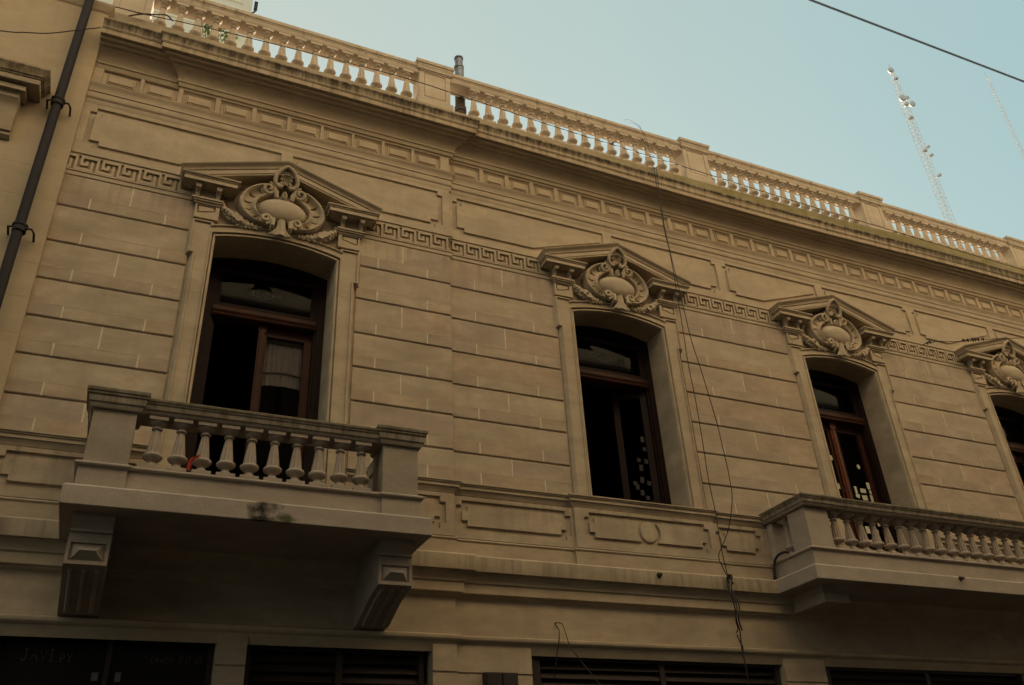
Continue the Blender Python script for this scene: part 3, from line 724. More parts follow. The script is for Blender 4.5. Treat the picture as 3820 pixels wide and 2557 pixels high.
for i, (xc, yb) in enumerate(zip(WINC, WINY)):
    zb = 3.405 if i == 1 else 2.63
    wn = empty('french_window', (xc, YF, zb), root)
    if i in (0, 2, 3): wn['label'] = {0: 'tall window, left leaf open on a dark room', 2: 'closed window with reddish middle stile and papers on the glass', 3: 'window cut by the right edge'}[i]
    else: wn['label'] = 'tall window standing open on a dark room'
    fm = MB()
    fm.plate(arch(xc, HW - 0.002, SPR + 0.002, RISE, zb), [arch(xc, HW - 0.085, SPR - 0.055, RISE - 0.01, zb + 0.02)], YF, YF + 0.16)
    fm.plate(arch(xc, HW - 0.080, SPR - 0.052, RISE - 0.01, zb + 0.01), [arch(xc, HW - 0.112, SPR - 0.078, RISE - 0.012, zb + 0.03)], YF + 0.02, YF + 0.14)
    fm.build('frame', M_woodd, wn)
    tb = MB(); tb.sweep([(0.0, 5.155), (0.022, 5.158), (0.030, 5.172), (0.022, 5.186), (0.030, 5.200), (0.038, 5.214), (0.020, 5.226), (0.020, 5.268), (0.012, 5.278), (-0.14, 5.278), (-0.14, 5.155)], [(xc - HW + 0.10, YF), (xc + HW - 0.10, YF)])
    tb.build('transom', M_wood, wn)
    # transom light: sash, pane, etched ornament
    ts = MB(); zt0, zt1 = 5.280, SPR - 0.07
    bars(ts, xc - HW + 0.105, xc + HW - 0.105, zt0, zt1, 0.055, YF + 0.03, YF + 0.06)
    ts_o = ts.build('transom_sash', M_woodd, wn)
    gp_ = MB(); gp_.add([(xc - HW + 0.14, YF + 0.046, zt0 + 0.04), (xc + HW - 0.14, YF + 0.046, zt0 + 0.04), (xc + HW - 0.14, YF + 0.046, zt1 + 0.06), (xc - HW + 0.14, YF + 0.046, zt1 + 0.06)], [(0, 1, 2, 3)])
    gp_.build('transom_pane', M_glass, wn, recalc=False)
    if i < 2: ornament(xc - 0.045, 5.545, YF + 0.043).build('etched_ornament', M_gild, wn)
    def leaf(x0, x1, z0, z1, y, name='leaf', mt=M_wood, hinge=None, ang=0, curtain=False):
        lf = empty(name, (x0, y, z0), wn)
        sm = MB(); w = 0.085
        sm.box(x0, x0 + w, y, y + 0.045, z0, z1); sm.box(x1 - w, x1, y, y + 0.045, z0, z1)
        sm.box(x0 + w, x1 - w, y, y + 0.045, z1 - 0.11, z1); sm.box(x0 + w, x1 - w, y, y + 0.045, z0, z0 + 0.55)
        sm.box(x0 + w - 0.012, x0 + w, y - 0.008, y, z0 + 0.55, z1 - 0.11); sm.box(x1 - w, x1 - w + 0.012, y - 0.008, y, z0 + 0.55, z1 - 0.11)
        so_ = sm.build('stiles', mt, lf)
        gm = MB(); gm.add([(x0 + w, y + 0.02, z0 + 0.55), (x1 - w, y + 0.02, z0 + 0.55), (x1 - w, y + 0.02, z1 - 0.11), (x0 + w, y + 0.02, z1 - 0.11)], [(0, 1, 2, 3)]); go = gm.build('pane', M_glass, lf, recalc=False)
        return lf
    if i == 0:
        x0 = xc - 0.035
        leaf(x0, xc + HW - 0.11, zb + 0.02, 5.15, YF + 0.08)
        kb = MB(); kb.box(x0 - 0.012, x0 + 0.072, YF + 0.04, YF + 0.08, 5.06, 5.15); kb.box(x0 - 0.008, x0 + 0.066, YF + 0.048, YF + 0.08, zb + 0.02, 5.06)
        kb.box(x0 + 0.010, x0 + 0.046, YF + 0.036, YF + 0.048, zb + 0.02, 5.06)
        kb.build('meeting_stile', M_wood, wn)
        # reflection in the pane, put into a grey rippled sheet behind it
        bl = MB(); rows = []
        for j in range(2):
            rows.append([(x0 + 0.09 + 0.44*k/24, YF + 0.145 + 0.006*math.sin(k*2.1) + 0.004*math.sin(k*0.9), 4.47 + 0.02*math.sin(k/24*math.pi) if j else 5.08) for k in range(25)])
        bl.grid(rows); bl.build('pane_reflection', mat('reflection_grey', (0.15, 0.13, 0.125), var=0.1, scale=6), wn)
        for zz_, bow in ((4.615, 0.03), (5.00, 0.0)):  # curved lines of the same reflection, modelled as thin dark bars
            br = MB(); br.tube([(x0 + 0.09 + 0.44*k/10, YF + 0.136, zz_ + bow*math.sin(k/10*math.pi)) for k in range(11)], 0.006); br.build('reflection_line', M_dark, wn)
        # open left leaf folded back into the room
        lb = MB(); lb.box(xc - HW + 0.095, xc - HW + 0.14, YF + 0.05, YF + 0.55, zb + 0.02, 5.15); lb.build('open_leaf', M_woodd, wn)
    elif i == 1:
        lb = MB(); w = 0.07; xk = xc + 0.18       # right leaf ajar, seen at a slant
        ax, ay, bx_, by_ = xc + HW - 0.115, YF + 0.05, xc + 0.155, YF + 0.26
        def pl(t0, t1, z0, z1, m_=None, th=0.04):
            dx, dy = bx_ - ax, by_ - ay; l = math.hypot(dx, dy); nx, ny = -dy / l * th, dx / l * th
            p = [(ax + dx*t, ay + dy*t) for t in (t0, t1)]
            vs = [(p[0][0], p[0][1]), (p[1][0], p[1][1]), (p[1][0] - nx, p[1][1] - ny), (p[0][0] - nx, p[0][1] - ny)]
            lb.add([(x, y, z) for z in (z0, z1) for x, y in vs], [(0, 1, 2, 3), (4, 5, 6, 7), (0, 1, 5, 4), (1, 2, 6, 5), (2, 3, 7, 6), (3, 0, 4, 7)], m_)
        pl(0, 0.18, zb + 0.02, 5.15); pl(0.82, 1.0, zb + 0.02, 5.15); pl(0.18, 0.82, 5.05, 5.15); pl(0.18, 0.82, zb + 0.02, zb + 0.25)
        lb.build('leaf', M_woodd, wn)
        pp = MB(); rr = random.Random(5)
        dx, dy = bx_ - ax, by_ - ay
        for (t, z, hh) in [(0.24, 4.42, 0.08), (0.22, 4.30, 0.05), (0.42, 4.16, 0.05), (0.22, 4.13, 0.06), (0.38, 4.04, 0.08), (0.40, 3.88, 0.08), (0.22, 3.84, 0.06), (0.55, 3.80, 0.07), (0.60, 3.86, 0.05), (0.44, 3.72, 0.07), (0.3, 3.66, 0.05)]:
            w2 = 0.05; x, y = ax + dx*t, ay + dy*t
            pp = MB(); pp.add([(x, y - 0.012, z), (x + dx*w2*2, y + dy*w2*2 - 0.012, z + 0.008), (x + dx*w2*2, y + dy*w2*2 - 0.012, z + hh + 0.01), (x + 0.004, y - 0.012, z + hh)], [(0, 1, 2, 3)]); pp.build('paper_scrap', M_pdim, wn)
    else:
        x0 = xc - HW + 0.108; xm_ = xc - 0.02; x1 = xc + HW - 0.108
        leaf(x0, xm_ - 0.002, zb + 0.02, 5.15, YF + 0.10); leaf(xm_ + 0.002, x1, zb + 0.02, 5.15, YF + 0.10)
        kb = MB(); kb.box(xm_ - 0.045, xm_ + 0.045, YF + 0.068, YF + 0.10, zb + 0.02, 5.15); kb.box(xm_ - 0.018, xm_ + 0.018, YF + 0.054, YF + 0.068, zb + 0.02, 5.12); kb.box(xm_ - 0.05, xm_ + 0.05, YF + 0.048, YF + 0.08, 5.06, 5.15)
        kb.build('meeting_stile', M_wood2, wn)
        if i == 2:
            pp = MB()
            def sheet(cx, cz, w, h, rot=0):
                w *= 0.82; h *= 0.82
                c, s_ = math.cos(R(rot)), math.sin(R(rot)); pts = [(-w/2, -h/2), (w/2, -h/2), (w/2, h/2), (-w/2, h/2)]
                pp = MB(); pp.add([(cx + u*c - v*s_, YF + 0.116, cz + u*s_ + v*c) for u, v in pts], [(0, 1, 2, 3)]); pp.build('paper_scrap', M_paper, wn)
            pp.add([(9.385 + 0.030*math.cos(R(a)), YF + 0.116, 4.540 + 0.036*math.sin(R(a))) for a in range(0, 360, 30)], [tuple(range(12))]); pp.build('paper_scrap', M_paper, wn)
            for a in [(9.217, 4.176, 0.055, 0.12, 3), (9.350, 4.174, 0.125, 0.075, 2), (9.477, 4.260, 0.085, 0.125, 3), (9.483, 4.166, 0.060, 0.07, 0), (9.225, 4.089, 0.085, 0.075, -20), (9.350, 4.070, 0.115, 0.09, 4), (9.480, 4.075, 0.070, 0.12, 3), (8.905, 4.195, 0.08, 0.10, 5), (8.87, 4.02, 0.10, 0.08, -8), (8.895, 4.62, 0.10, 0.09, 0), (8.88, 3.80, 0.09, 0.11, 6), (8.905, 3.62, 0.09, 0.08, 3), (9.22, 3.93, 0.11, 0.10, 10), (9.35, 3.93, 0.11, 0.09, 30), (9.47, 3.94, 0.07, 0.09, -6), (9.36, 3.78, 0.12, 0.09, 2), (9.22, 3.76, 0.10, 0.10, 0), (9.47, 3.72, 0.06, 0.12, 5), (8.89, 3.45, 0.09, 0.10, -5), (9.24, 3.60, 0.09, 0.12, 4), (9.38, 3.58, 0.11, 0.10, -4), (9.25, 3.42, 0.09, 0.10, 8)]: sheet(*a)

# ---------------------------------------------------------------- roof balustrade
def baluster_mesh(name, H, R0, m, parent, loc):
    mb = MB(); h = H
    sq = lambda r, z0, z1: mb.box(-r, r, -r, r, z0, z1)
    sq(R0*0.98, 0, 0.06*h)
    prof = [(R0*0.82, 0.06), (R0*0.82, 0.085), (R0*0.62, 0.105), (R0*0.45, 0.135), (R0*0.40, 0.165), (R0*0.50, 0.190), (R0*0.84, 0.220), (R0*1.0, 0.250), (R0*1.03, 0.272), (R0*0.98, 0.295), (R0*0.84, 0.315), (R0*0.74, 0.322),
            (R0*0.72, 0.33), (R0*0.64, 0.44), (R0*0.52, 0.59), (R0*0.41, 0.72), (R0*0.375, 0.775), (R0*0.38, 0.78), (R0*0.53, 0.787), (R0*0.57, 0.80), (R0*0.53, 0.813), (R0*0.38, 0.82), (R0*0.38, 0.85), (R0*0.52, 0.865), (R0*0.78, 0.895), (R0*0.86, 0.92), (R0*0.86, 0.935)]
    mb.lathe([(r, z*h) for r, z in prof], 0, 0, 0, n=20, flute=(0.328*h, 0.776*h, 0.84))
    sq(R0*0.95, 0.935*h, h)
    o = mb.build(name, m, None); o.location = loc; 
    if parent: put(o, parent)
    return o
rb = empty('roof_balustrade', (5.0, 0.0, 8.42), root)
YP = 0.13
m = MB()
pz = [(XL, 8.88), (1.5, 8.855), (3.0, 8.825), (5.0, 8.805), (7.5, 8.815), (10.0, 8.85), (12.3, 8.93), (17, 8.935)]
n = 40; rows = []
for k in range(n + 1):
    x = XL + (XR - XL) * k / n; z = lerp(pz, x); rows.append([(x, -0.02, 8.40), (x, -0.02, z - 0.012), (x, -0.008, z), (x, 0.27, z), (x, 0.27, 8.40)])
m.grid(rows, smooth=False); m.build('plinth', M_plinth, rb)
PIERS = [(-1.195, -0.77), (2.672, 3.125), (7.02, 7.488), (10.715, 11.175), (14.39, 14.85)]
for k, (a, b) in enumerate(PIERS):
    m = MB()
    m.box(a - 0.035, b + 0.035, 0.02, 0.33, 8.80, 8.955)
    rect = [(a, 9.50), (b, 9.50), (b, 8.955), (a, 8.955)]; hole = [(a + 0.07, 9.475), (b - 0.07, 9.475), (b - 0.07, 9.02), (a + 0.07, 9.02)]
    m.plate(rect, [hole], 0.045, 0.32); inn = inset(hole, 0.012); m.plate(inn, [], 0.047, 0.06); m.box(a + 0.05, b - 0.05, 0.056, 0.30, 8.96, 9.49)
    capR = [(-0.03, 9.495), (0.010, 9.497), (0.014, 9.512), (0.026, 9.518), (0.030, 9.590), (0.036, 9.600), (0.036, 9.615), (0.048, 9.622), (0.052, 9.655), (0.052, 9.672), (-0.03, 9.676)]
    m.sweep(capR, [(a, 0.33), (a, 0.045), (b, 0.045), (b, 0.33)]); m.box(a + 0.001, b - 0.001, 0.047, 0.33, 9.494, 9.675)
    m.build('pier', M_para, rb)
for (a, b) in [(-0.77, 2.672), (3.125, 7.02), (7.488, 10.715), (11.175, 14.39), (14.85, XR)]:
    m = MB()
    cr = [(0.0, 9.44), (0.012, 9.445), (0.018, 9.455), (0.018, 9.520), (0.026, 9.530), (0.028, 9.545), (0.038, 9.552), (0.042, 9.590), (0.040, 9.606), (-0.20, 9.606), (-0.20, 9.44)]
    m.sweep(cr, [(a + 0.0005, 0.07), (b - 0.0005, 0.07)])
    m.build('coping', M_para, rb)
bal0 = baluster_mesh('baluster', 0.565, 0.080, M_para, rb, (0, YP, 8.878))
rows = [(-0.651 + 0.2110*k) for k in range(16)] + [(3.508 + 0.2223*k) for k in range(16)] + [(7.522 + 0.2118*k) for k in range(15)] + [(11.36 + 0.2126*k) for k in range(14)] + [15.03 + 0.2126*k for k in range(7)]
for k, x in enumerate(rows):
    if k == 0: bal0.location.x += x; continue
    wcopy(bal0, rb, dx=x - rows[0])
# vent pipe behind the balustrade
vp = empty('vent_pipe', (3.37, 0.32, 8.42), root)
m = MB(); xv = 0.4065*8.32; yv = 0.32
m.tube([(xv, yv, 8.42), (xv, yv, 9.64)], 0.072, n=18); m.tube([(xv, yv, 9.19), (xv, yv, 9.28)], 0.086, n=18); m.tube([(xv, yv, 9.02), (xv, yv, 9.12)], 0.080, n=18); m.tube([(xv, yv, 9.565), (xv, yv, 9.60)], 0.080, n=18)
m.build('lower_pipe', M_rust, vp)
m = MB(); m.tube([(xv, yv, 9.60), (xv, yv, 10.10)], 0.066, n=18); m.tube([(xv - 0.0, yv, 10.09), (xv - 0.006, yv, 10.32)], 0.058, n=18, m=None); m.tube([(xv - 0.004, yv, 10.09), (xv - 0.006, yv, 10.125)], 0.074, n=18)
m.tube([(xv - 0.004, yv, 10.29), (xv - 0.006, yv, 10.315)], 0.068, n=18)
m.build('zinc_flue', M_zinc, vp)

# ---------------------------------------------------------------- balconies
def rail_prof(z0, z1):
    s = (z1 - z0)
    return [(0.0, z0), (0.020, z0 + 0.004), (0.030, z0 + 0.12*s), (0.034, z0 + 0.26*s), (0.046, z0 + 0.30*s), (0.048, z0 + 0.34*s), (0.052, z0 + 0.62*s), (0.062, z0 + 0.66*s), (0.064, z0 + 0.76*s), (0.072, z0 + 0.80*s), (0.074, z0 + 0.93*s), (0.068, z1), (0.0, z1)]
TOR = [(-0.30, 2.799), (0.0, 2.799), (0.020, 2.802), (0.030, 2.812), (0.030, 2.822), (0.020, 2.832), (0.004, 2.838), (0.0, 2.842), (-0.30, 2.842)]
def bracket_mesh(w, yfront, parent, name='bracket', x0=0.0):
    mb = MB()
    side = [(0.0, 2.441), (yfront - 0.02, 2.441), (yfront - 0.02, 2.40), (yfront + 0.02, 2.372), (yfront + 0.05, 2.335), (yfront + 0.05, 2.315), (yfront + 0.075, 2.312), (yfront + 0.075, 2.262), (yfront + 0.06, 2.255), (yfront + 0.06, 2.058),
            (yfront + 0.085, 2.050), (yfront + 0.13, 2.045), (yfront + 0.22, 2.030), (yfront + 0.36, 1.995), (yfront + 0.48, 1.955), (yfront + 0.60, 1.91), (yfront + 0.70, 1.875), (-0.05, 1.865), (0.0, 1.865)]
    k = len(side); vs = [(x, y, z) for x in (-w/2, w/2) for y, z in side]
    mb.add(vs, [tuple(range(k)), tuple(range(2*k - 1, k - 1, -1))] + [(i, (i+1) % k, k + (i+1) % k, k + i) for i in range(k)])
    # frame + pyramid on the front face
    yy = yfront + 0.06; a = w/2
    rect = [(-a, 2.252), (a, 2.252), (a, 2.060), (-a, 2.060)]; hole = inset(rect, 0.026)
    mb.plate(rect, [hole], yy - 0.016, yy)
    pin = inset(hole, 0.010); top = inset(pin, 0.060)
    mb.plate(pin, [], yy - 0.060, yy, front=top)
    # raised ribs down the scroll
    for u in (-a*0.6, 0, a*0.6):
        mb.tube([(u, y - 0.006, z - 0.004) for y, z in side[11:17]], 0.018, n=6)
    return mb
def balcony(kind, x0, x1, yf, ztop, label, pier_w, die_in, bal_x, side_bal, cap_piers, ybal, brx, bw, bal_H, bal_R):
    """x0/x1: slab ends; yf: slab face (negative)"""
    b = empty('balcony', ((x0 + x1)/2, yf, 2.44), root); b['label'] = label
    m = MB(); ylow = -0.05
    m.sweep([(-0.9 if cap_piers else -0.7, 2.440), (-0.006, 2.440), (0.0, 2.446), (0.0, 2.590), (-0.016, 2.608), (-0.9 if cap_piers else -0.7, 2.611)], [(x0, ylow), (x0, yf), (x1, yf), (x1, ylow)]) if False else m.sweep([(-0.30, 2.440), (-0.006, 2.440), (0.0, 2.446), (0.0, 2.588), (-0.018, 2.607), (-0.30, 2.611)], [(x0, ylow), (x0, yf), (x1, yf), (x1, ylow)]); m.box(x0 + 0.2, x1 - 0.2, yf + 0.2, ylow - 0.002, 2.441, 2.606)
    m.mats = [None]
    m.build('slab', M_slab, b)
    # kerb, torus
    m = MB(); ex, ey = (0.090, 0.141) if cap_piers else (0.105, 0.098)
    ax, bx2, ay = x0 + ex, x1 - ex, yf + ey
    dpt = 0.30
    m.box(ax, bx2, ay, ay + 0.26, 2.608, 2.799); m.box(ax, ax + 0.26, ay + 0.26, ylow, 2.608, 2.799); m.box(bx2 - 0.26, bx2, ay + 0.26, ylow, 2.608, 2.799)
    path = [(ax, ylow), (ax, ay), (bx2, ay), (bx2, ylow)]
    if cap_piers:   # torus steps round the piers
        j = 0.022
        path = [(ax - j, ylow), (ax - j, ay - j), (ax - j + pier_w + 0.03, ay - j), (ax - j + pier_w + 0.03, ay), (bx2 + j - pier_w - 0.03, ay), (bx2 + j - pier_w - 0.03, ay - j), (bx2 + j, ay - j), (bx2 + j, ylow)]
        m.box(ax - j, ax - j + pier_w + 0.03, ay - j, ay + 0.01, 2.608, 2.799); m.box(bx2 + j - pier_w - 0.03, bx2 + j, ay - j, ay + 0.01, 2.608, 2.799)
        m.box(ax - j, ax - 0.001, ay + 0.011, ylow - 0.001, 2.608, 2.7985); m.box(bx2 + 0.001, bx2 + j, ay + 0.011, ylow - 0.001, 2.608, 2.7985)
    m.sweep([(p if p > -0.2 else -0.24, z) for p, z in TOR], path); m.mats = [None]
    m.build('kerb', M_balc, b)
    # piers
    z1p = 3.30
    for s, px in ((-1, ax + die_in), (1, bx2 - die_in - pier_w)):
        m = MB(); yd = ay - 0.007 if cap_piers else ay + 0.015
        m.box(px, px + pier_w, yd, yd + (0.33 if cap_piers else 0.295), 2.842, z1p); m.box(px, px + pier_w, yd, yd + (0.33 if cap_piers else 0.295), 2.80, 2.8419)
        mr_ = MB()
        mr_.box(px if s < 0 else px + pier_w - 0.22, (px + 0.22) if s < 0 else px + pier_w, -0.17 if cap_piers else -0.125, ylow + 0.02, 2.80, z1p); mr_.build('wall_respond', M_balc, b)
        if cap_piers:
            pr = [(p + (0.004 if p > 0 else 0), z) for p, z in rail_prof(z1p, 3.468)]
            pr = [(p if p > 0 else -0.12, z) for p, z in pr]
            m.sweep(pr, [(px, yd + 0.33), (px, yd), (px + pier_w, yd), (px + pier_w, yd + 0.33), ]); m.box(px + 0.01, px + pier_w - 0.01, yd + 0.02, yd + 0.36, z1p, 3.466)
        m.build('pier', M_rail if cap_piers else M_balc, b)
    # rail: sweeps round three sides
    rx0, rx1, ry = ax + die_in, bx2 - die_in, ay - 0.005 if cap_piers else ay + 0.001
    m = MB(); pr = rail_prof(3.305, ztop); pr = [(p - 0.0 if p > 0 else -0.24, z) for p, z in pr]
    if cap_piers:
        pr = [(p - 0.018 if p > 0 else p, z) for p, z in pr]
        m.sweep(pr, [(rx0 + pier_w, ry), (rx1 - pier_w, ry)])
        m.sweep(pr, [(rx0, ylow + 0.02), (rx0, ry + 0.33)]); m.sweep(pr, [(rx1, ry + 0.33), (rx1, ylow + 0.02)])
    else:
        j = 0.012
        m.sweep(pr, [(rx0 - j, ylow + 0.02), (rx0 - j, ry - j), (rx0 + pier_w + 0.03, ry - j), (rx0 + pier_w + 0.03, ry), (rx1 - pier_w - 0.03, ry), (rx1 - pier_w - 0.03, ry - j), (rx1 + j, ry - j), (rx1 + j, ylow + 0.02)])
    m.build('rail', M_rail, b)
    # balusters
    b0 = None
    pos = [(x, ybal) for x in bal_x] + [(rx0 + 0.12, y) for y in side_bal] + [(rx1 - 0.12, y) for y in side_bal]
    for (x, y) in pos:
        if b0 is None: b0 = baluster_mesh('baluster', bal_H, bal_R, M_balc, b, (x, y, 2.842)); p0 = (x, y)
        else: wcopy(b0, b, x - p0[0], y - p0[1])
    # brackets
    s0 = None
    for x in brx if cap_piers else []:
        if s0 is None: o = bracket_mesh(bw, yf + 0.185, b).build('bracket', M_balc, None); o.location = (x, 0, 0); put(o, b); s0 = (o, x)
        else: wcopy(s0[0], b, x - s0[1])
    if not cap_piers:
        s0 = None
        for x in brx:
            if s0 is None:
                mb = MB(); side = [(-0.01, 2.441), (-0.66, 2.441), (-0.66, 2.425), (-0.63, 2.410), (-0.61, 2.392), (-0.585, 2.388), (-0.585, 2.372), (-0.57, 2.368), (-0.57, 2.285), (-0.578, 2.280), (-0.578, 2.268), (-0.56, 2.262), (-0.01, 2.255)]
                k = len(side); mb.add([(xx, y, z) for xx in (-bw/2, bw/2) for y, z in side], [tuple(range(k)), tuple(range(2*k - 1, k - 1, -1))] + [(i, (i+1) % k, k + (i+1) % k, k + i) for i in range(k)])
                mb.sweep([(-0.02, 2.368), (0.012, 2.372), (0.03, 2.40), (0.045, 2.41), (0.045, 2.4405), (-0.02, 2.4405)], [(-bw/2, -0.02), (-bw/2, -0.57), (bw/2, -0.57), (bw/2, -0.02)])
                mb.sweep([(-0.02, 2.262), (0.010, 2.264), (0.010, 2.278), (-0.02, 2.28)], [(-bw/2, -0.02), (-bw/2, -0.57), (bw/2, -0.57), (bw/2, -0.02)])
                o = mb.build('bracket', M_balc, None); o.location = (x, 0, 0); put(o, b); s0 = (o, x)
            else: wcopy(s0[0], b, x - s0[1])
    return b
M_slab = mat('stone_slab', (0.40, 0.33, 0.268), var=0.18, scale=2.2, bump=0.35, bscale=45, fine=0.25)
def add_blotch(m, cx, cz, rx, rz, col, amt=0.9, cy=-1.074, ry=0.03):
    t = m.node_tree; N = t.nodes; L = t.links; b = N['Principled BSDF']; lk = b.inputs['Base Color'].links[0]; prev = lk.from_socket
    geo = N.new('ShaderNodeNewGeometry'); nz = N.new('ShaderNodeTexNoise'); nz.inputs['Scale'].default_value = 9; nz.inputs['Detail'].default_value = 5
    mp = N.new('ShaderNodeMapping'); mp.inputs['Location'].default_value = (-cx/rx, -cy/ry, -(cz+ZO)/rz); mp.inputs['Scale'].default_value = (1/rx, 1/ry, 1/rz)
    L.new(geo.outputs['Position'], mp.inputs[0]); L.new(geo.outputs['Position'], nz.inputs['Vector'])
    ln = N.new('ShaderNodeVectorMath'); ln.operation = 'LENGTH'; L.new(mp.outputs[0], ln.inputs[0])
    ad = N.new('ShaderNodeMath'); ad.operation = 'MULTIPLY_ADD'; ad.inputs[1].default_value = 2.4; L.new(nz.outputs['Fac'], ad.inputs[0]); L.new(ln.outputs['Value'], ad.inputs[2])
    mr = N.new('ShaderNodeMapRange'); mr.inputs[1].default_value = 2.25; mr.inputs[2].default_value = 1.55; mr.inputs[3].default_value = 0; mr.inputs[4].default_value = amt; L.new(ad.outputs[0], mr.inputs[0])
    mx = N.new('ShaderNodeMix'); mx.data_type = 'RGBA'; L.new(mr.outputs[0], mx.inputs[0]); L.new(prev, mx.inputs[6]); mx.inputs[7].default_value = tuple(col) + (1,); L.new(mx.outputs[2], b.inputs['Base Color'])
add_blotch(M_slab, 0.99, 2.54, 0.13, 0.22, (0.012, 0.010, 0.007), 0.97)
add_blotch(M_slab, 1.18, 2.47, 0.16, 0.05, (0.05, 0.06, 0.015), 0.9)
bx1 = [0.103 + 0.193*k for k in range(10)]
balcony(1, -0.487, 2.442, -1.074, 3.433, 'nearer balcony with raised pier caps', 0.327, 0.003, bx1, [-0.62, -0.40], True, -0.86, [-0.235, 2.185], 0.30, 0.463, 0.078)
bx2 = [7.555 + 0.2035*k for k in range(34) if 7.555 + 0.2035*k < 14.2]
balcony(2, 6.930, 14.85, -0.825, 3.432, 'farther, longer balcony below two windows', 0.335, 0.030, bx2, [-0.255], False, -0.625, [7.385, 14.4], 0.36, 0.463, 0.076)

# ---------------------------------------------------------------- ground floor openings
sw = empty('shop_window', (0.03, 0.1, -1.6), root)
m = MB(); m.mats = [None]
x0, x1 = -0.80, 0.87
m.box(x0, x0 + 0.05, 0.07, 0.14, -1.6, GFT); m.box(x1 - 0.05, x1, 0.07, 0.14, -1.6, GFT); m.box(x0 + 0.05, x1 - 0.05, 0.07, 0.14, GFT - 0.05, GFT); m.box(0.03, 0.07, 0.075, 0.135, -1.6, GFT - 0.05)
m.build('frame', M_dark, sw)
m = MB(); m.box(x0 + 0.05, x1 - 0.05, 0.10, 0.106, -1.5, GFT - 0.05); m.build('glass', mat('shop_glass', (0.012, 0.010, 0.011), rough=0.25, spec=0.3), sw)
FONT = {'J': [[(0, .25), (.15, 0), (.4, 0), (.5, .2), (.5, 1)], [(.2, 1), (.8, 1)]], 'A': [[(0, 0), (.4, 1), (.8, 0)], [(.18, .4), (.62, .4)]], 'V': [[(0, 1), (.4, 0), (.8, 1)]], 'I': [[(.3, 0), (.3, 1)], [(.1, 1), (.5, 1)], [(.1, 0), (.5, 0)]],
        'P': [[(.1, 0), (.1, 1), (.5, 1), (.65, .75), (.5, .5), (.1, .5)]], 'Y': [[(0, 1), (.35, .5), (.7, 1)], [(.35, .5), (.35, 0)]], 'C': [[(.65, .85), (.45, 1), (.15, .85), (0, .5), (.15, .1), (.45, 0), (.65, .15)]],
        'H': [[(.05, 0), (.05, 1)], [(.6, 0), (.6, 1)], [(.05, .5), (.6, .5)]], 'O': [[(.35, 0), (.05, .25), (.05, .75), (.35, 1), (.65, .75), (.65, .25), (.35, 0)]], 'i': [[(.2, 0), (.2, .6)], [(.2, .8), (.2, .9)]], '.': [[(.1, 0), (.1, .08)]], ' ': []}
def write(mb, text, x, z, h, w, y, r, slope=0.0):
    for ch in text:
        for st in FONT[ch]: mb.tube([(x + u*w, y, z + v*h) for u, v in st], r, n=5)
        x += w * (1.05 if ch not in 'i.' else 0.6); z += slope * w
for a in (('JAVI', -0.585, 1.545, 0.085, 0.062, 0.099, 0.004), ('.PY', -0.335, 1.535, 0.065, 0.048, 0.099, 0.004), ('CHACO', 0.375, 1.550, 0.048, 0.035, 0.099, 0.003), ('PiPiO', 0.600, 1.550, 0.060, 0.044, 0.099, 0.003)):
    m = MB(); write(m, *a); m.build('lettering', M_chalk, sw)
M_notice = mat('notice_paper', (0.13, 0.11, 0.11), var=0.2, scale=20)
for a in ((-0.055, -0.005, 1.40, 1.465), (0.12, 0.165, 1.395, 1.47), (-0.745, -0.66, 1.26, 1.35)):
    m = MB(); m.box(a[0], a[1], 0.097, 0.0995, a[2], a[3]); m.build('notice', M_notice, sw)
for k, (a, b, mid) in enumerate([(1.12, 2.80, 1.96), (3.83, 6.93, 5.38), (7.51, 10.82, 9.165), (11.40, 14.60, 13.0)]):
    sh = empty('louvred_shutter', ((a+b)/2, 0.1, -1.6), root)
    m = MB(); fw = 0.075 if k == 0 else 0.11
    f0, f1 = a + (0.01 if k == 0 else 0.08), b - (0.05 if k == 0 else 0.03)
    m.box(a, b, 0.12, 0.16, GFT - 0.06, GFT); m.box(f0, f0 + 0.045, 0.06, 0.15, -1.6, GFT - 0.06); m.box(f1 - 0.045, f1, 0.06, 0.15, -1.6, GFT - 0.06); m.box(f0 + 0.045, f1 - 0.045, 0.06, 0.15, GFT - 0.10, GFT - 0.06)
    m.box(mid - 0.03, mid + 0.03, 0.075, 0.15, -1.6, GFT - 0.10)
    if k: m.box(a, f0, 0.05, 0.13, -1.6, GFT - 0.03)
    m.build('frame', M_dark, sh)
    m = MB(); z = GFT - 0.13
    while z > 0.9:
        for (p, q) in ((f0 + 0.045, mid - 0.03), (mid + 0.03, f1 - 0.045)):
            m.add([(p, 0.085, z - 0.048), (q, 0.085, z - 0.048), (q, 0.135, z + 0.020), (p, 0.135, z + 0.020), (p, 0.093, z - 0.054), (q, 0.093, z - 0.054), (q, 0.143, z + 0.014), (p, 0.143, z + 0.014)],
                  [(0, 1, 2, 3), (7, 6, 5, 4), (0, 4, 5, 1), (2, 6, 7, 3), (0, 3, 7, 4), (1, 5, 6, 2)])
        z -= 0.0865
    m.box(f0 + 0.045, f1 - 0.045, 0.17, 0.18, -1.6, GFT - 0.1, M_dark); m.mats = [None, M_dark] if len(m.mats) > 1 else m.mats
    m.build('slats', M_louv, sh)

# drain spouts
def spout(x, y, z):
    m = MB(); m.tube([(x, y + 0.06, z + 0.005), (x, y - 0.05, z - 0.005)], 0.016, n=10); m.lathe([(0.030, 0.0), (0.030, -0.006), (0.017, -0.008)], x, y - 0.0, z, n=14, axis='y')
    return m.build('drain_spout', M_dark, root)
spout(5.34, -0.163, 2.545); spout(9.12, -0.826, 2.575)

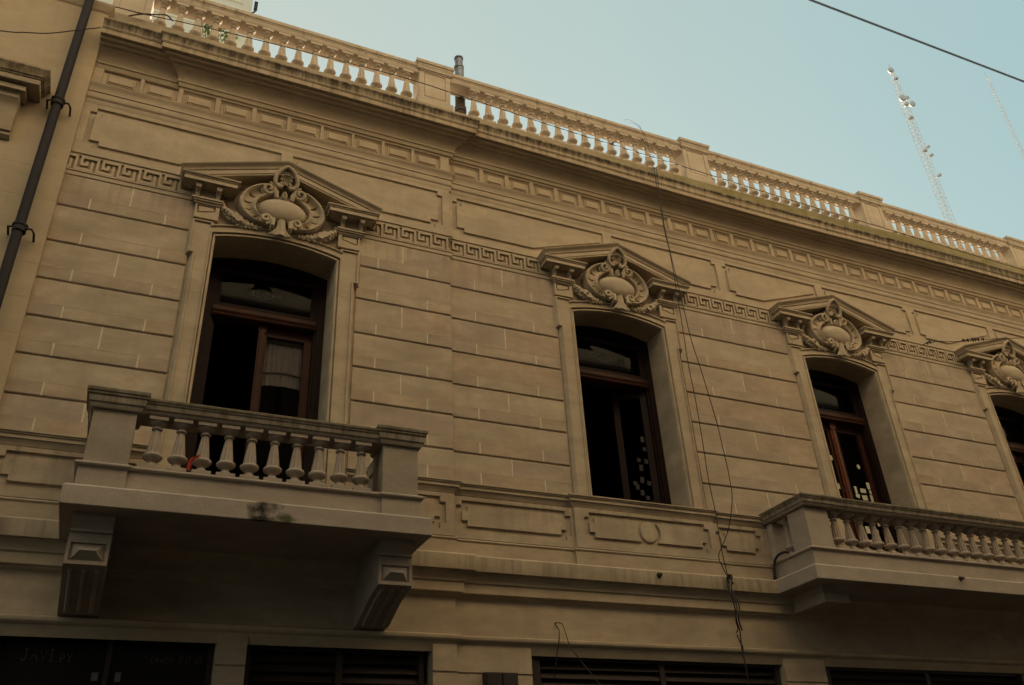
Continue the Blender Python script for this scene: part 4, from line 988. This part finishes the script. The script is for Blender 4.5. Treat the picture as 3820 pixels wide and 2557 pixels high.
# meter box on the pier
mbx = empty('meter_box', (3.47, 0.0, 0.6)); tag(mbx, 'dark twin-door metal box fixed to the pier between the louvred shutters', 'meter box')
m = MB(); m.box(3.305, 3.635, -0.10, -0.014, 0.75, 1.515); m.build('case', M_dark, mbx)
for a, b in ((3.315, 3.466), (3.474, 3.625)):
    m = MB(); m.plate([(a, 1.505), (b, 1.505), (b, 0.76), (a, 0.76)], [], -0.112, -0.10, front=inset([(a, 1.505), (b, 1.505), (b, 0.76), (a, 0.76)], 0.006)); m.build('door', M_dark, mbx)

# ================================================================ neighbour
nb = empty('neighbour_building', (-3.5, -0.12, -1.6)); tag(nb, 'smooth ochre rendered building at the left edge, with a hooded window and a downpipe', 'building')
YN = -0.12; NX = -1.181
m = MB(); m.box(-60.0, NX, YN, 8.0, -1.6, 8.70)  # runs on unseen to the left to shade the wall opposite
for z, a, b in [(6.262, -9, -1.40), (6.262, -1.40, NX), (5.877, -9, NX), (5.49, -9, NX), (5.106, -9, NX), (4.722, -9, NX), (4.334, -9, NX), (3.95, -9, NX), (3.56, -9, NX), (3.17, -9, NX)]:
    m.box(a, b - 0.002, YN - 0.0015, YN + 0.01, z - 0.0045, z + 0.0045, M_nline)
m.mats = [None, M_nline]; m.f = m.f; m.build('wall', M_neigh, nb)
m = MB(); m.sweep([(-0.01, 8.66), (0.012, 8.690), (0.02, 8.70), (0.026, 8.73), (0.045, 8.765), (0.05, 8.78), (0.05, 8.805), (-0.01, 8.82)], [(-9.0, YN), (NX + 0.0, YN), (NX, 0.2)]); m.box(-60, NX - 0.002, YN + 0.002, 8.0, 8.70, 8.83); m.build('parapet_moulding', M_ntrim, nb)
hd = empty('window_hood', (-2.4, -0.3, 7.1), nb)
hp = [(-0.01, 7.06), (0.03, 7.065), (0.05, 7.085), (0.19, 7.100), (0.20, 7.098), (0.262, 7.098), (0.264, 7.102), (0.264, 7.160), (0.276, 7.166), (0.276, 7.180), (0.290, 7.186), (0.300, 7.215), (0.322, 7.250), (0.330, 7.262), (0.330, 7.290), (-0.01, 7.300)]
m = MB(); m.sweep(hp, [(-3.9, YN), (-1.838, YN), (-1.838, 0.1)]); m.build('hood_moulding', M_ntrim, hd)
for xa, xb in ((-2.02, -1.735), (-3.75, -3.46)):
    m = MB(); side = [(YN + 0.01, 7.08), (YN - 0.19, 7.08), (YN - 0.19, 7.03), (YN - 0.165, 7.01), (YN - 0.165, 6.95), (YN - 0.12, 6.90), (YN - 0.10, 6.84), (YN - 0.09, 6.72), (YN - 0.075, 6.60), (YN - 0.075, 6.575), (YN - 0.055, 6.57), (YN - 0.055, 6.53), (YN - 0.02, 6.50), (YN + 0.01, 6.50)]
    k = len(side); m.add([(x, y, z) for x in (xa, xb) for y, z in side], [tuple(range(k)), tuple(range(2*k-1, k-1, -1))] + [(i, (i+1) % k, k + (i+1) % k, k + i) for i in range(k)])
    m.box(xa - 0.03, xb + 0.045, YN - 0.215, YN + 0.01, 7.015, 7.075)
    m.build('console', M_ntrim, hd)
m = MB(); m.box(-3.55, -2.05, YN - 0.03, YN + 0.01, 4.0, 7.06); m.build('window_frame', M_ntrim, hd)
dp = empty('downpipe', (-1.40, -0.22, -1.6), nb)
m = MB(); px, py = -1.398, -0.235
m.tube([(px - 0.008, py, -1.5), (px - 0.008, py, 5.35), (px, py, 7.0), (px + 0.012, py, 8.95)], 0.0475, n=18)
m.build('pipe', M_iron, dp)
for z in (5.375, 7.045, 3.55):
    m = MB(); m.tube([(px, py, z - 0.032), (px, py, z + 0.032)], 0.062, n=18); m.tube([(px, py, z + 0.028), (px, py, z + 0.048)], 0.070, n=18)
    m.tube([(px + 0.04, py - 0.03, z + 0.0), (px + 0.105, py - 0.028, z + 0.005), (px + 0.125, py + 0.02, z - 0.005), (px + 0.125, YN + 0.0, z - 0.03)], 0.011, n=8)
    m.tube([(px - 0.04, py - 0.03, z + 0.0), (px - 0.095, py - 0.01, z + 0.005), (px - 0.10, YN, z)], 0.011, n=8)
    m.build('clamp', M_iron, dp)

# ================================================================ cables
def wp(p, Y): return (p[0], Y - 8.0, p[1])
def smooth(pts, n=6):
    out = []
    P = [Vector(p) for p in pts]; P = [P[0]] + P + [P[-1]]
    for i in range(1, len(P) - 2):
        for k in range(n):
            t = k / n; a, b, c, d = P[i-1], P[i], P[i+1], P[i+2]
            out.append(tuple(0.5*((2*b) + (c - a)*t + (2*a - 5*b + 4*c - d)*t*t + (3*b - a - 3*c + d)*t**3)))
    out.append(tuple(P[-2])); return out
def cable(pts, r, label, m_=M_cable, group=None, n=6, extra=()):
    mb = MB(); mb.tube(smooth(pts, n), r, n=6)
    for e, rr in extra: mb.tube(smooth(e, 5), rr, n=6)
    o = mb.build('cable', m_, None); tag(o, label, 'cable', group); return o
A = [((6.311, 8.80), 7.97), ((6.22, 8.60), 7.80), ((6.05, 8.36), 7.60), ((6.045, 7.88), 7.60), ((6.04, 7.27), 7.60), ((6.066, 6.81), 7.60), ((6.056, 5.786), 7.60), ((6.042, 5.157), 7.60), ((6.055, 4.668), 7.60), ((6.05, 4.13), 7.60), ((6.078, 3.681), 7.65), ((6.133, 3.277), 7.70), ((6.167, 2.883), 7.75), ((6.226, 2.568), 7.80)]
cable([wp(*a) for a in A], 0.0055, 'left of the two thin dark cables hanging over the cornice past the second window')
B = [((6.330, 8.80), 7.97), ((6.25, 8.60), 7.80), ((6.09, 8.36), 7.60), ((6.06, 7.6), 7.60), ((6.055, 7.20), 7.60), ((6.09, 6.60), 7.60), ((6.128, 6.003), 7.60), ((6.156, 5.542), 7.60), ((6.234, 5.024), 7.60), ((6.309, 4.430), 7.60), ((6.326, 4.177), 7.60), ((6.346, 3.693), 7.60), ((6.319, 3.401), 7.60), ((6.264, 3.080), 7.70), ((6.163, 2.858), 7.78), ((6.14, 2.78), 7.79), ((6.16, 2.70), 7.79), ((6.226, 2.568), 7.80)]
cable([wp(*a) for a in B], 0.0055, 'right, more bowed of the two thin dark cables hanging past the second window')
C = [((6.226, 2.568), 7.79), ((6.20, 2.50), 7.76), ((6.178, 2.421), 7.75), ((6.198, 2.234), 7.70), ((6.156, 2.10), 7.70), ((6.257, 1.995), 7.80), ((6.241, 1.796), 7.80), ((6.252, 1.60), 7.80), ((6.27, 1.3), 7.85)]
D1 = [((6.226, 2.568), 7.80), ((6.16, 2.46), 7.75), ((6.143, 2.342), 7.70), ((6.20, 2.20), 7.74), ((6.229, 2.087), 7.80), ((6.27, 2.03), 7.84), ((6.250, 1.985), 7.85)]
knot = [(6.226 + 0.035*math.cos(a/3), -0.22 - 0.01*math.sin(a), 2.545 + 0.05*math.sin(a/3*1.7)) for a in range(0, 30)]
E1 = [((6.210, 1.95), 7.80), ((6.23, 1.88), 7.80), ((6.250, 1.82), 7.79), ((6.235, 1.72), 7.80)]
cable([wp(*a) for a in C], 0.0075, 'tangled bundle of black cable knotted at the stone ledge beside the long balcony', extra=[([wp(*a) for a in D1], 0.0075), (knot, 0.008), ([wp(*a) for a in E1], 0.007), ([(x + 0.022, y - 0.012, z) for x, y, z in [wp(*a) for a in C][:6]], 0.008)])
cable([wp(*a) for a in [((4.123, 2.024), 7.995), ((4.112, 1.98), 7.95), ((4.112, 1.921), 7.90), ((4.095, 1.80), 7.90), ((4.074, 1.723), 7.90), ((4.06, 1.62), 7.92), ((4.053, 1.544), 7.95), ((4.06, 1.50), 7.98)]], 0.006,
      'short dark wire end dangling from the wall over the wide louvred shutter')
cable([wp(*a) for a in [((4.123, 2.024), 7.995), ((4.145, 2.01), 7.94), ((4.161, 1.973), 7.90), ((4.191, 1.773), 7.85), ((4.24, 1.68), 7.82), ((4.294, 1.600), 7.80), ((4.374, 1.422), 7.70), ((4.46, 1.25), 7.62), ((4.6, 0.9), 7.5)]], 0.0045,
      'longer thin wire sloping right from the same hole above the wide louvred shutter')
cable([wp(*a) for a in [((-4.5, 7.30), 7.6), ((-3.0, 7.50), 7.6), ((-2.065, 7.691), 7.6), ((-1.85, 7.76), 7.6), ((-1.639, 7.839), 7.6), ((-1.42, 7.98), 7.6), ((-1.24, 8.12), 7.62), ((-1.19, 8.20), 7.66)]], 0.006, 'thin wire crossing the ochre wall and passing the downpipe to the cornice end')
cable([wp(*a) for a in [((-1.62, 8.93), 7.9), ((-1.35, 8.862), 7.9), ((-0.8, 8.88), 7.9), ((-0.35, 8.93), 7.9), ((0.3, 8.985), 7.9), ((1.579, 9.054), 7.9), ((2.547, 9.083), 7.9), ((3.3, 9.05), 7.9), ((5.0, 8.97), 7.9), ((6.851, 8.925), 7.9), ((8.8, 8.87), 7.9), ((11.03, 8.833), 7.9), ((14.0, 8.79), 7.9), ((16.4, 8.79), 7.9)]], 0.006, 'long thin wire running in front of the roof balustrade', n=10)
k_ = [((-0.98, 8.805), 7.93), ((-0.85, 8.90), 7.93), ((-0.70, 8.96), 7.93), ((-0.60, 9.00), 7.93), ((-0.55, 8.98), 7.93), ((-0.50, 8.93), 7.93)]
cable([wp(*a) for a in k_], 0.009, 'short thick cable stub lying over the cornice at the first pier')
a_, b_ = Vector((9.744, 7.0, 13.096)), Vector((15.388, 7.0, 13.219))
o = MB(); d_ = b_ - a_; pts = [a_ + d_ * (t/20) for t in range(-30, 51)]
o.tube([(p.x, p.y - 8.0, p.z + 0.0) for p in pts], 0.022, n=8); o = o.build('cable', M_bcable); tag(o, 'thick blue-grey overhead cable crossing the sky at the upper right', 'cable')
# wire with insulators reaching the last window
hw_ = [((10.60, 6.385), 7.72), ((10.72, 6.44), 7.7), ((10.80, 6.45), 7.7), ((10.915, 6.502), 7.70), ((11.25, 6.56), 7.70), ((11.533, 6.622), 7.70), ((11.826, 6.699), 7.70), ((12.3, 6.79), 7.65), ((12.927, 6.899), 7.60), ((14.5, 7.2), 7.5), ((16.5, 7.6), 7.4)]
ex = []
for (x, z, r) in [(11.50, 6.618, .03), (11.60, 6.64, .028), (11.72, 6.668, .04), (11.78, 6.685, .036), (11.86, 6.705, .032), (11.98, 6.735, .026), (10.70, 6.43, .026), (10.64, 6.40, .022)]:
    ex.append(([(x, -0.30, z), (x + 0.03, -0.32, z + r), (x + 0.05, -0.30, z - r*0.3)], 0.009))
cable([wp(*a) for a in hw_], 0.006, 'dark wire with knotted ends crossing the pediment of the window at the right edge', extra=ex)
# crossed wires tied to the roof rail above the second window
tw = [([(5.95, -0.01, 9.66), (6.02, -0.03, 9.675), (6.12, -0.03, 9.65), (6.22, -0.03, 9.60), (6.30, -0.02, 9.30), (6.55, 0.0, 9.0), (6.52, -0.1, 8.85), (6.40, -0.2, 8.75)], 0.0025), ([(6.0, 0.0, 9.63), (6.15, -0.03, 9.62), (6.30, -0.02, 9.45), (6.34, 0.0, 9.15), (6.46, -0.05, 8.95)], 0.0025)]
mb = MB(); [mb.tube(smooth(p, 5), r, n=6) for p, r in tw]; rr = random.Random(2)
for q in range(7): mb.tube([(5.66, -0.02, 9.07), (5.66 + rr.uniform(-.08, .08), -0.03, 9.07 + rr.uniform(-.05, .07))], 0.006, n=5)
o = mb.build('wire_tangle', M_cable); tag(o, 'frayed tangle of wires caught on the roof balusters above the second window', 'wire')
# cable on the long balcony's corner
mb = MB(); mb.tube(smooth([(7.0, -0.05, 2.62), (6.99, -0.10, 2.70), (6.985, -0.13, 2.80), (6.99, -0.20, 2.87), (7.0, -0.30, 2.885), (7.02, -0.36, 2.87)], 5), 0.014, n=8); mb.tube(smooth([(6.97, -0.12, 2.60), (6.96, -0.13, 2.72), (6.985, -0.13, 2.80)], 5), 0.012, n=8)
o = mb.build('cable_loop', M_cable); tag(o, 'short black cable loop at the wall end of the long balcony', 'cable')
# red ribbon on the nearer balcony
mb = MB(); rows = []
for j, (x, y, z, w) in enumerate([(0.385, -0.94, 2.850, 0.014), (0.388, -0.945, 2.89, 0.015), (0.395, -0.95, 2.93, 0.016), (0.412, -0.955, 2.960, 0.018), (0.440, -0.95, 2.975, 0.016), (0.452, -0.94, 2.995, 0.010)]):
    rows.append([(x - w, y, z), (x, y - 0.012, z + 0.006), (x + w, y, z - 0.004)])
mb.grid(rows); mb.grid([[(0.43, -0.95, 2.965), (0.44, -0.955, 2.955)], [(0.455, -0.96, 2.935), (0.463, -0.96, 2.930)]])
o = mb.build('ribbon', M_red); tag(o, 'bright red scrap of ribbon tied between balusters of the nearer balcony', 'ribbon')

# ================================================================ things beyond the roof
def mast(name, rx, rztop, rzbot, Y, w, label, dishes=(), steps=44, thin=False):
    rt = empty(name, (rx*Y, Y - 8.0, rzbot*Y - 6)); tag(rt, label, 'mast')
    zb, zt = rzbot*Y - 6, rztop*Y; X = rx*Y; y = Y - 8.0
    m = MB(); h = zt - zb
    def wd(z): return w * (0.55 + 0.45 * min(1.0, (zt - z) / (h*0.25)))
    cs = [(-1, -1), (1, -1), (1, 1), (-1, 1)]
    for c in cs: m.tube([(X + c[0]*wd(z)/2, y + c[1]*wd(z)/2, z) for z in (zb, zt - h*0.25, zt)], 0.030, n=6)
    m.tube([(X, y, zt - 1), (X, y, zt + h*0.03)], 0.05, n=6)
    m.build('legs', M_mast, rt)
    m = MB()
    for k in range(steps):
        z0_, z1_ = zb + h*k/steps, zb + h*(k+1)/steps; a, b = wd(z0_)/2, wd(z1_)/2
        for j in range(4):
            p, q = cs[j], cs[(j+1) % 4]
            if k % 2: p, q = q, p
            m.tube([(X + p[0]*a, y + p[1]*a, z0_), (X + q[0]*b, y + q[1]*b, z1_)], 0.017, n=5); 
            m.tube([(X + cs[j][0]*a, y + cs[j][1]*a, z0_), (X + cs[(j+1) % 4][0]*a, y + cs[(j+1) % 4][1]*a, z0_)], 0.016, n=5)
    m.build('bracing', M_mastr, rt)
    for (dx, rz, r) in dishes:
        m = MB(); z = rz*Y; m.lathe([(r*0.3, 0.6), (r, 0.25), (r*1.02, 0.0), (r*0.8, -0.12), (0.01, -0.2)], X + dx, y - w*0.9, z, n=16, axis='y'); m.tube([(X + dx, y - w*0.8, z), (X + dx*0.3, y, z)], 0.06)
        m.build('dish', M_mast, rt)
mast('lattice_mast', 1.607, 1.700, 1.17, 60, 0.80, 'tall pale lattice mast with dish antennas standing in the sky', dishes=[(-1.0, 1.680, 0.5), (-0.5, 1.653, 0.28), (-0.8, 1.582, 0.62), (0.9, 1.572, 0.52), (0.2, 1.588, 0.35), (-0.5, 1.562, 0.36), (-0.6, 1.515, 0.32), (0.6, 1.425, 0.25), (-0.4, 1.408, 0.30), (0.6, 1.398, 0.25), (0.6, 1.335, 0.25)], steps=48)
mast('lattice_mast', 2.0195, 1.835, 1.17, 90, 0.60, 'slimmer lattice mast without dishes at the right edge of the sky', dishes=(), steps=60, thin=True)
wb = empty('white_building', (-8.0, 32.0, -1.6)); tag(wb, 'pale sunlit high building seen above and through the roof balustrade at upper left', 'building')
m = MB(); m.box(-26.0, 1.30, 32.0, 44.0, -1.6, 62.0); m.box(1.30, 1.86, 32.3, 44.0, -1.6, 60); m.build('wall', M_white, wb)
m = MB()
for k in range(30):
    m.box(-26, 1.32, 31.93, 32.0, 3.0*k + 0.4, 3.0*k + 0.55) if 3.0*k < 60 else None
m.box(-0.62, -0.58, 31.92, 32.0, 0, 62); m.build('storey_band', M_white, wb)
m = MB(); m.tube([(1.86, 32.2, 48.0), (2.08, 32.2, 48.3), (2.08, 32.2, 49.0)], 0.06, n=6); m.box(1.98, 2.2, 32.1, 32.3, 48.5, 49.2); m.build('wall_lamp', M_rust, wb)
# shrub on the roof terrace
sh = empty('potted_shrub', (-0.02, 0.62, 8.42)); tag(sh, 'leafy green shrub glimpsed behind the roof balusters at upper left', 'shrub')
m = MB(); m.lathe([(0.12, 0.0), (0.17, 0.35), (0.19, 0.40), (0.15, 0.40)], -0.02, 0.62, 8.42, n=16); m.build('pot', M_ntrim, sh)
m = MB(); rr = random.Random(11)
for k in range(26):
    a = rr.uniform(0, 6.28); e = rr.uniform(0.1, 0.30); m.tube(smooth([(-0.02, 0.62, 8.8), (-0.02 + 0.4*e*math.cos(a), 0.62 + 0.4*e*math.sin(a), 9.2), (-0.02 + e*math.cos(a), 0.62 + e*math.sin(a), 9.55 + rr.uniform(0, .3))], 3), 0.005, n=4)
m.build('stem', M_leaf, sh)
m = MB()
for k in range(620):
    a, b = rr.uniform(0, 6.28), rr.uniform(-1, 1); r = 0.30 * rr.random()**0.4
    c = Vector((-0.01 + r*math.cos(a)*math.sqrt(1-b*b), 0.62 + r*math.sin(a)*math.sqrt(1-b*b), 9.64 + r*1.0*b))
    u = Vector((rr.uniform(-1, 1), rr.uniform(-1, 1), rr.uniform(-1, 1))).normalized(); v = u.cross(Vector((rr.uniform(-1, 1), rr.uniform(-1, 1), rr.uniform(-1, 1)))).normalized()
    l = rr.uniform(0.018, 0.036); w_ = l*0.45
    m.add([tuple(c - u*l), tuple(c + v*w_), tuple(c + u*l), tuple(c - v*w_)], [(0, 1, 2, 3)])
m.build('foliage', M_leaf, sh, recalc=False)

# ================================================================ ground and the other side of the street
m = MB(); m.box(-400, 400, -400, 400, -1.76, -1.75); o = m.build('ground', M_asph); tag(o, kind='structure')
m = MB(); m.box(-60, 60, -9.4, -2.2, -1.75, -1.745); o = m.build('road', M_asph); tag(o, kind='structure')
for y0, y1 in ((-2.2, 0.4), (-12.0, -9.4)):
    m = MB(); m.box(-60, 60, y0, y1, -1.75, -1.6); o = m.build('pavement', M_pave); tag(o, kind='structure')

M_cutclad = mat('bounce_cut_cladding', (0.07, 0.06, 0.05), var=0.15, scale=1.0)
ob = empty('street_building', (3.0, -12.0, -1.6)); tag(ob, 'plain rendered building on the near side of the street, behind the viewer, its height and cladding shaped for the light', 'building')
m = MB(); holes = []
for k in range(-2, 22):
    for z in (-1.0, 2.9, 6.6, 10.2): holes.append([(k*2.6 - 0.6, z), (k*2.6 + 0.6, z), (k*2.6 + 0.6, z + 2.2), (k*2.6 - 0.6, z + 2.2)])
m.plate([(-8, -1.6), (60, -1.6), (60, OPP_TOP), (-8, OPP_TOP)], [h[::-1] for h in holes], -12.0, -12.4)
m.box(-8, 60, -22, -12.41, -1.6, OPP_TOP - 0.01); m.build('wall', M_opp, ob)  # upper wall left pale and blank to bounce more light at the facade
m = MB(); m.plate([(-8, -1.6), (60, -1.6), (60, 13.2), (-8, 13.2)], [h[::-1] for h in holes], -11.985, -11.9995); m.build('bounce_cut_cladding', M_cutclad, ob)  # dark lower storeys added to cut bounce onto the facade's undersides
for z in (2.3, 5.9, 9.5, 13.21): m = MB(); m.box(-8, 60, -11.98, -11.85, z, z + 0.2); m.build('storey_band', M_cutclad, ob)
p0 = None
for h in holes:
    m = MB()
    if p0 is None: m.box(h[0][0] + 0.002, h[1][0] - 0.002, -12.35, -12.30, h[0][1] + 0.002, h[2][1] - 0.002); p0 = m.build('window', M_dark, ob); b0 = h
    else: wcopy(p0, ob, h[0][0] - b0[0][0], 0, h[0][1] - b0[0][1])

# unseen row house added past the right edge to shade the wall opposite
rt = MB(); rt.box(XR + 0.01, 27.0, 0.02, 9.0, -1.6, 9.3); rt.sweep([(0, 8.2), (0.25, 8.3), (0.3, 8.45), (0, 8.5)], [(XR + 0.01, 0.02), (27.0, 0.02)])
rt = rt.build('shade_building', M_neigh); tag(rt, 'unseen plain building added beyond the right edge to cast shade across the street', 'building')
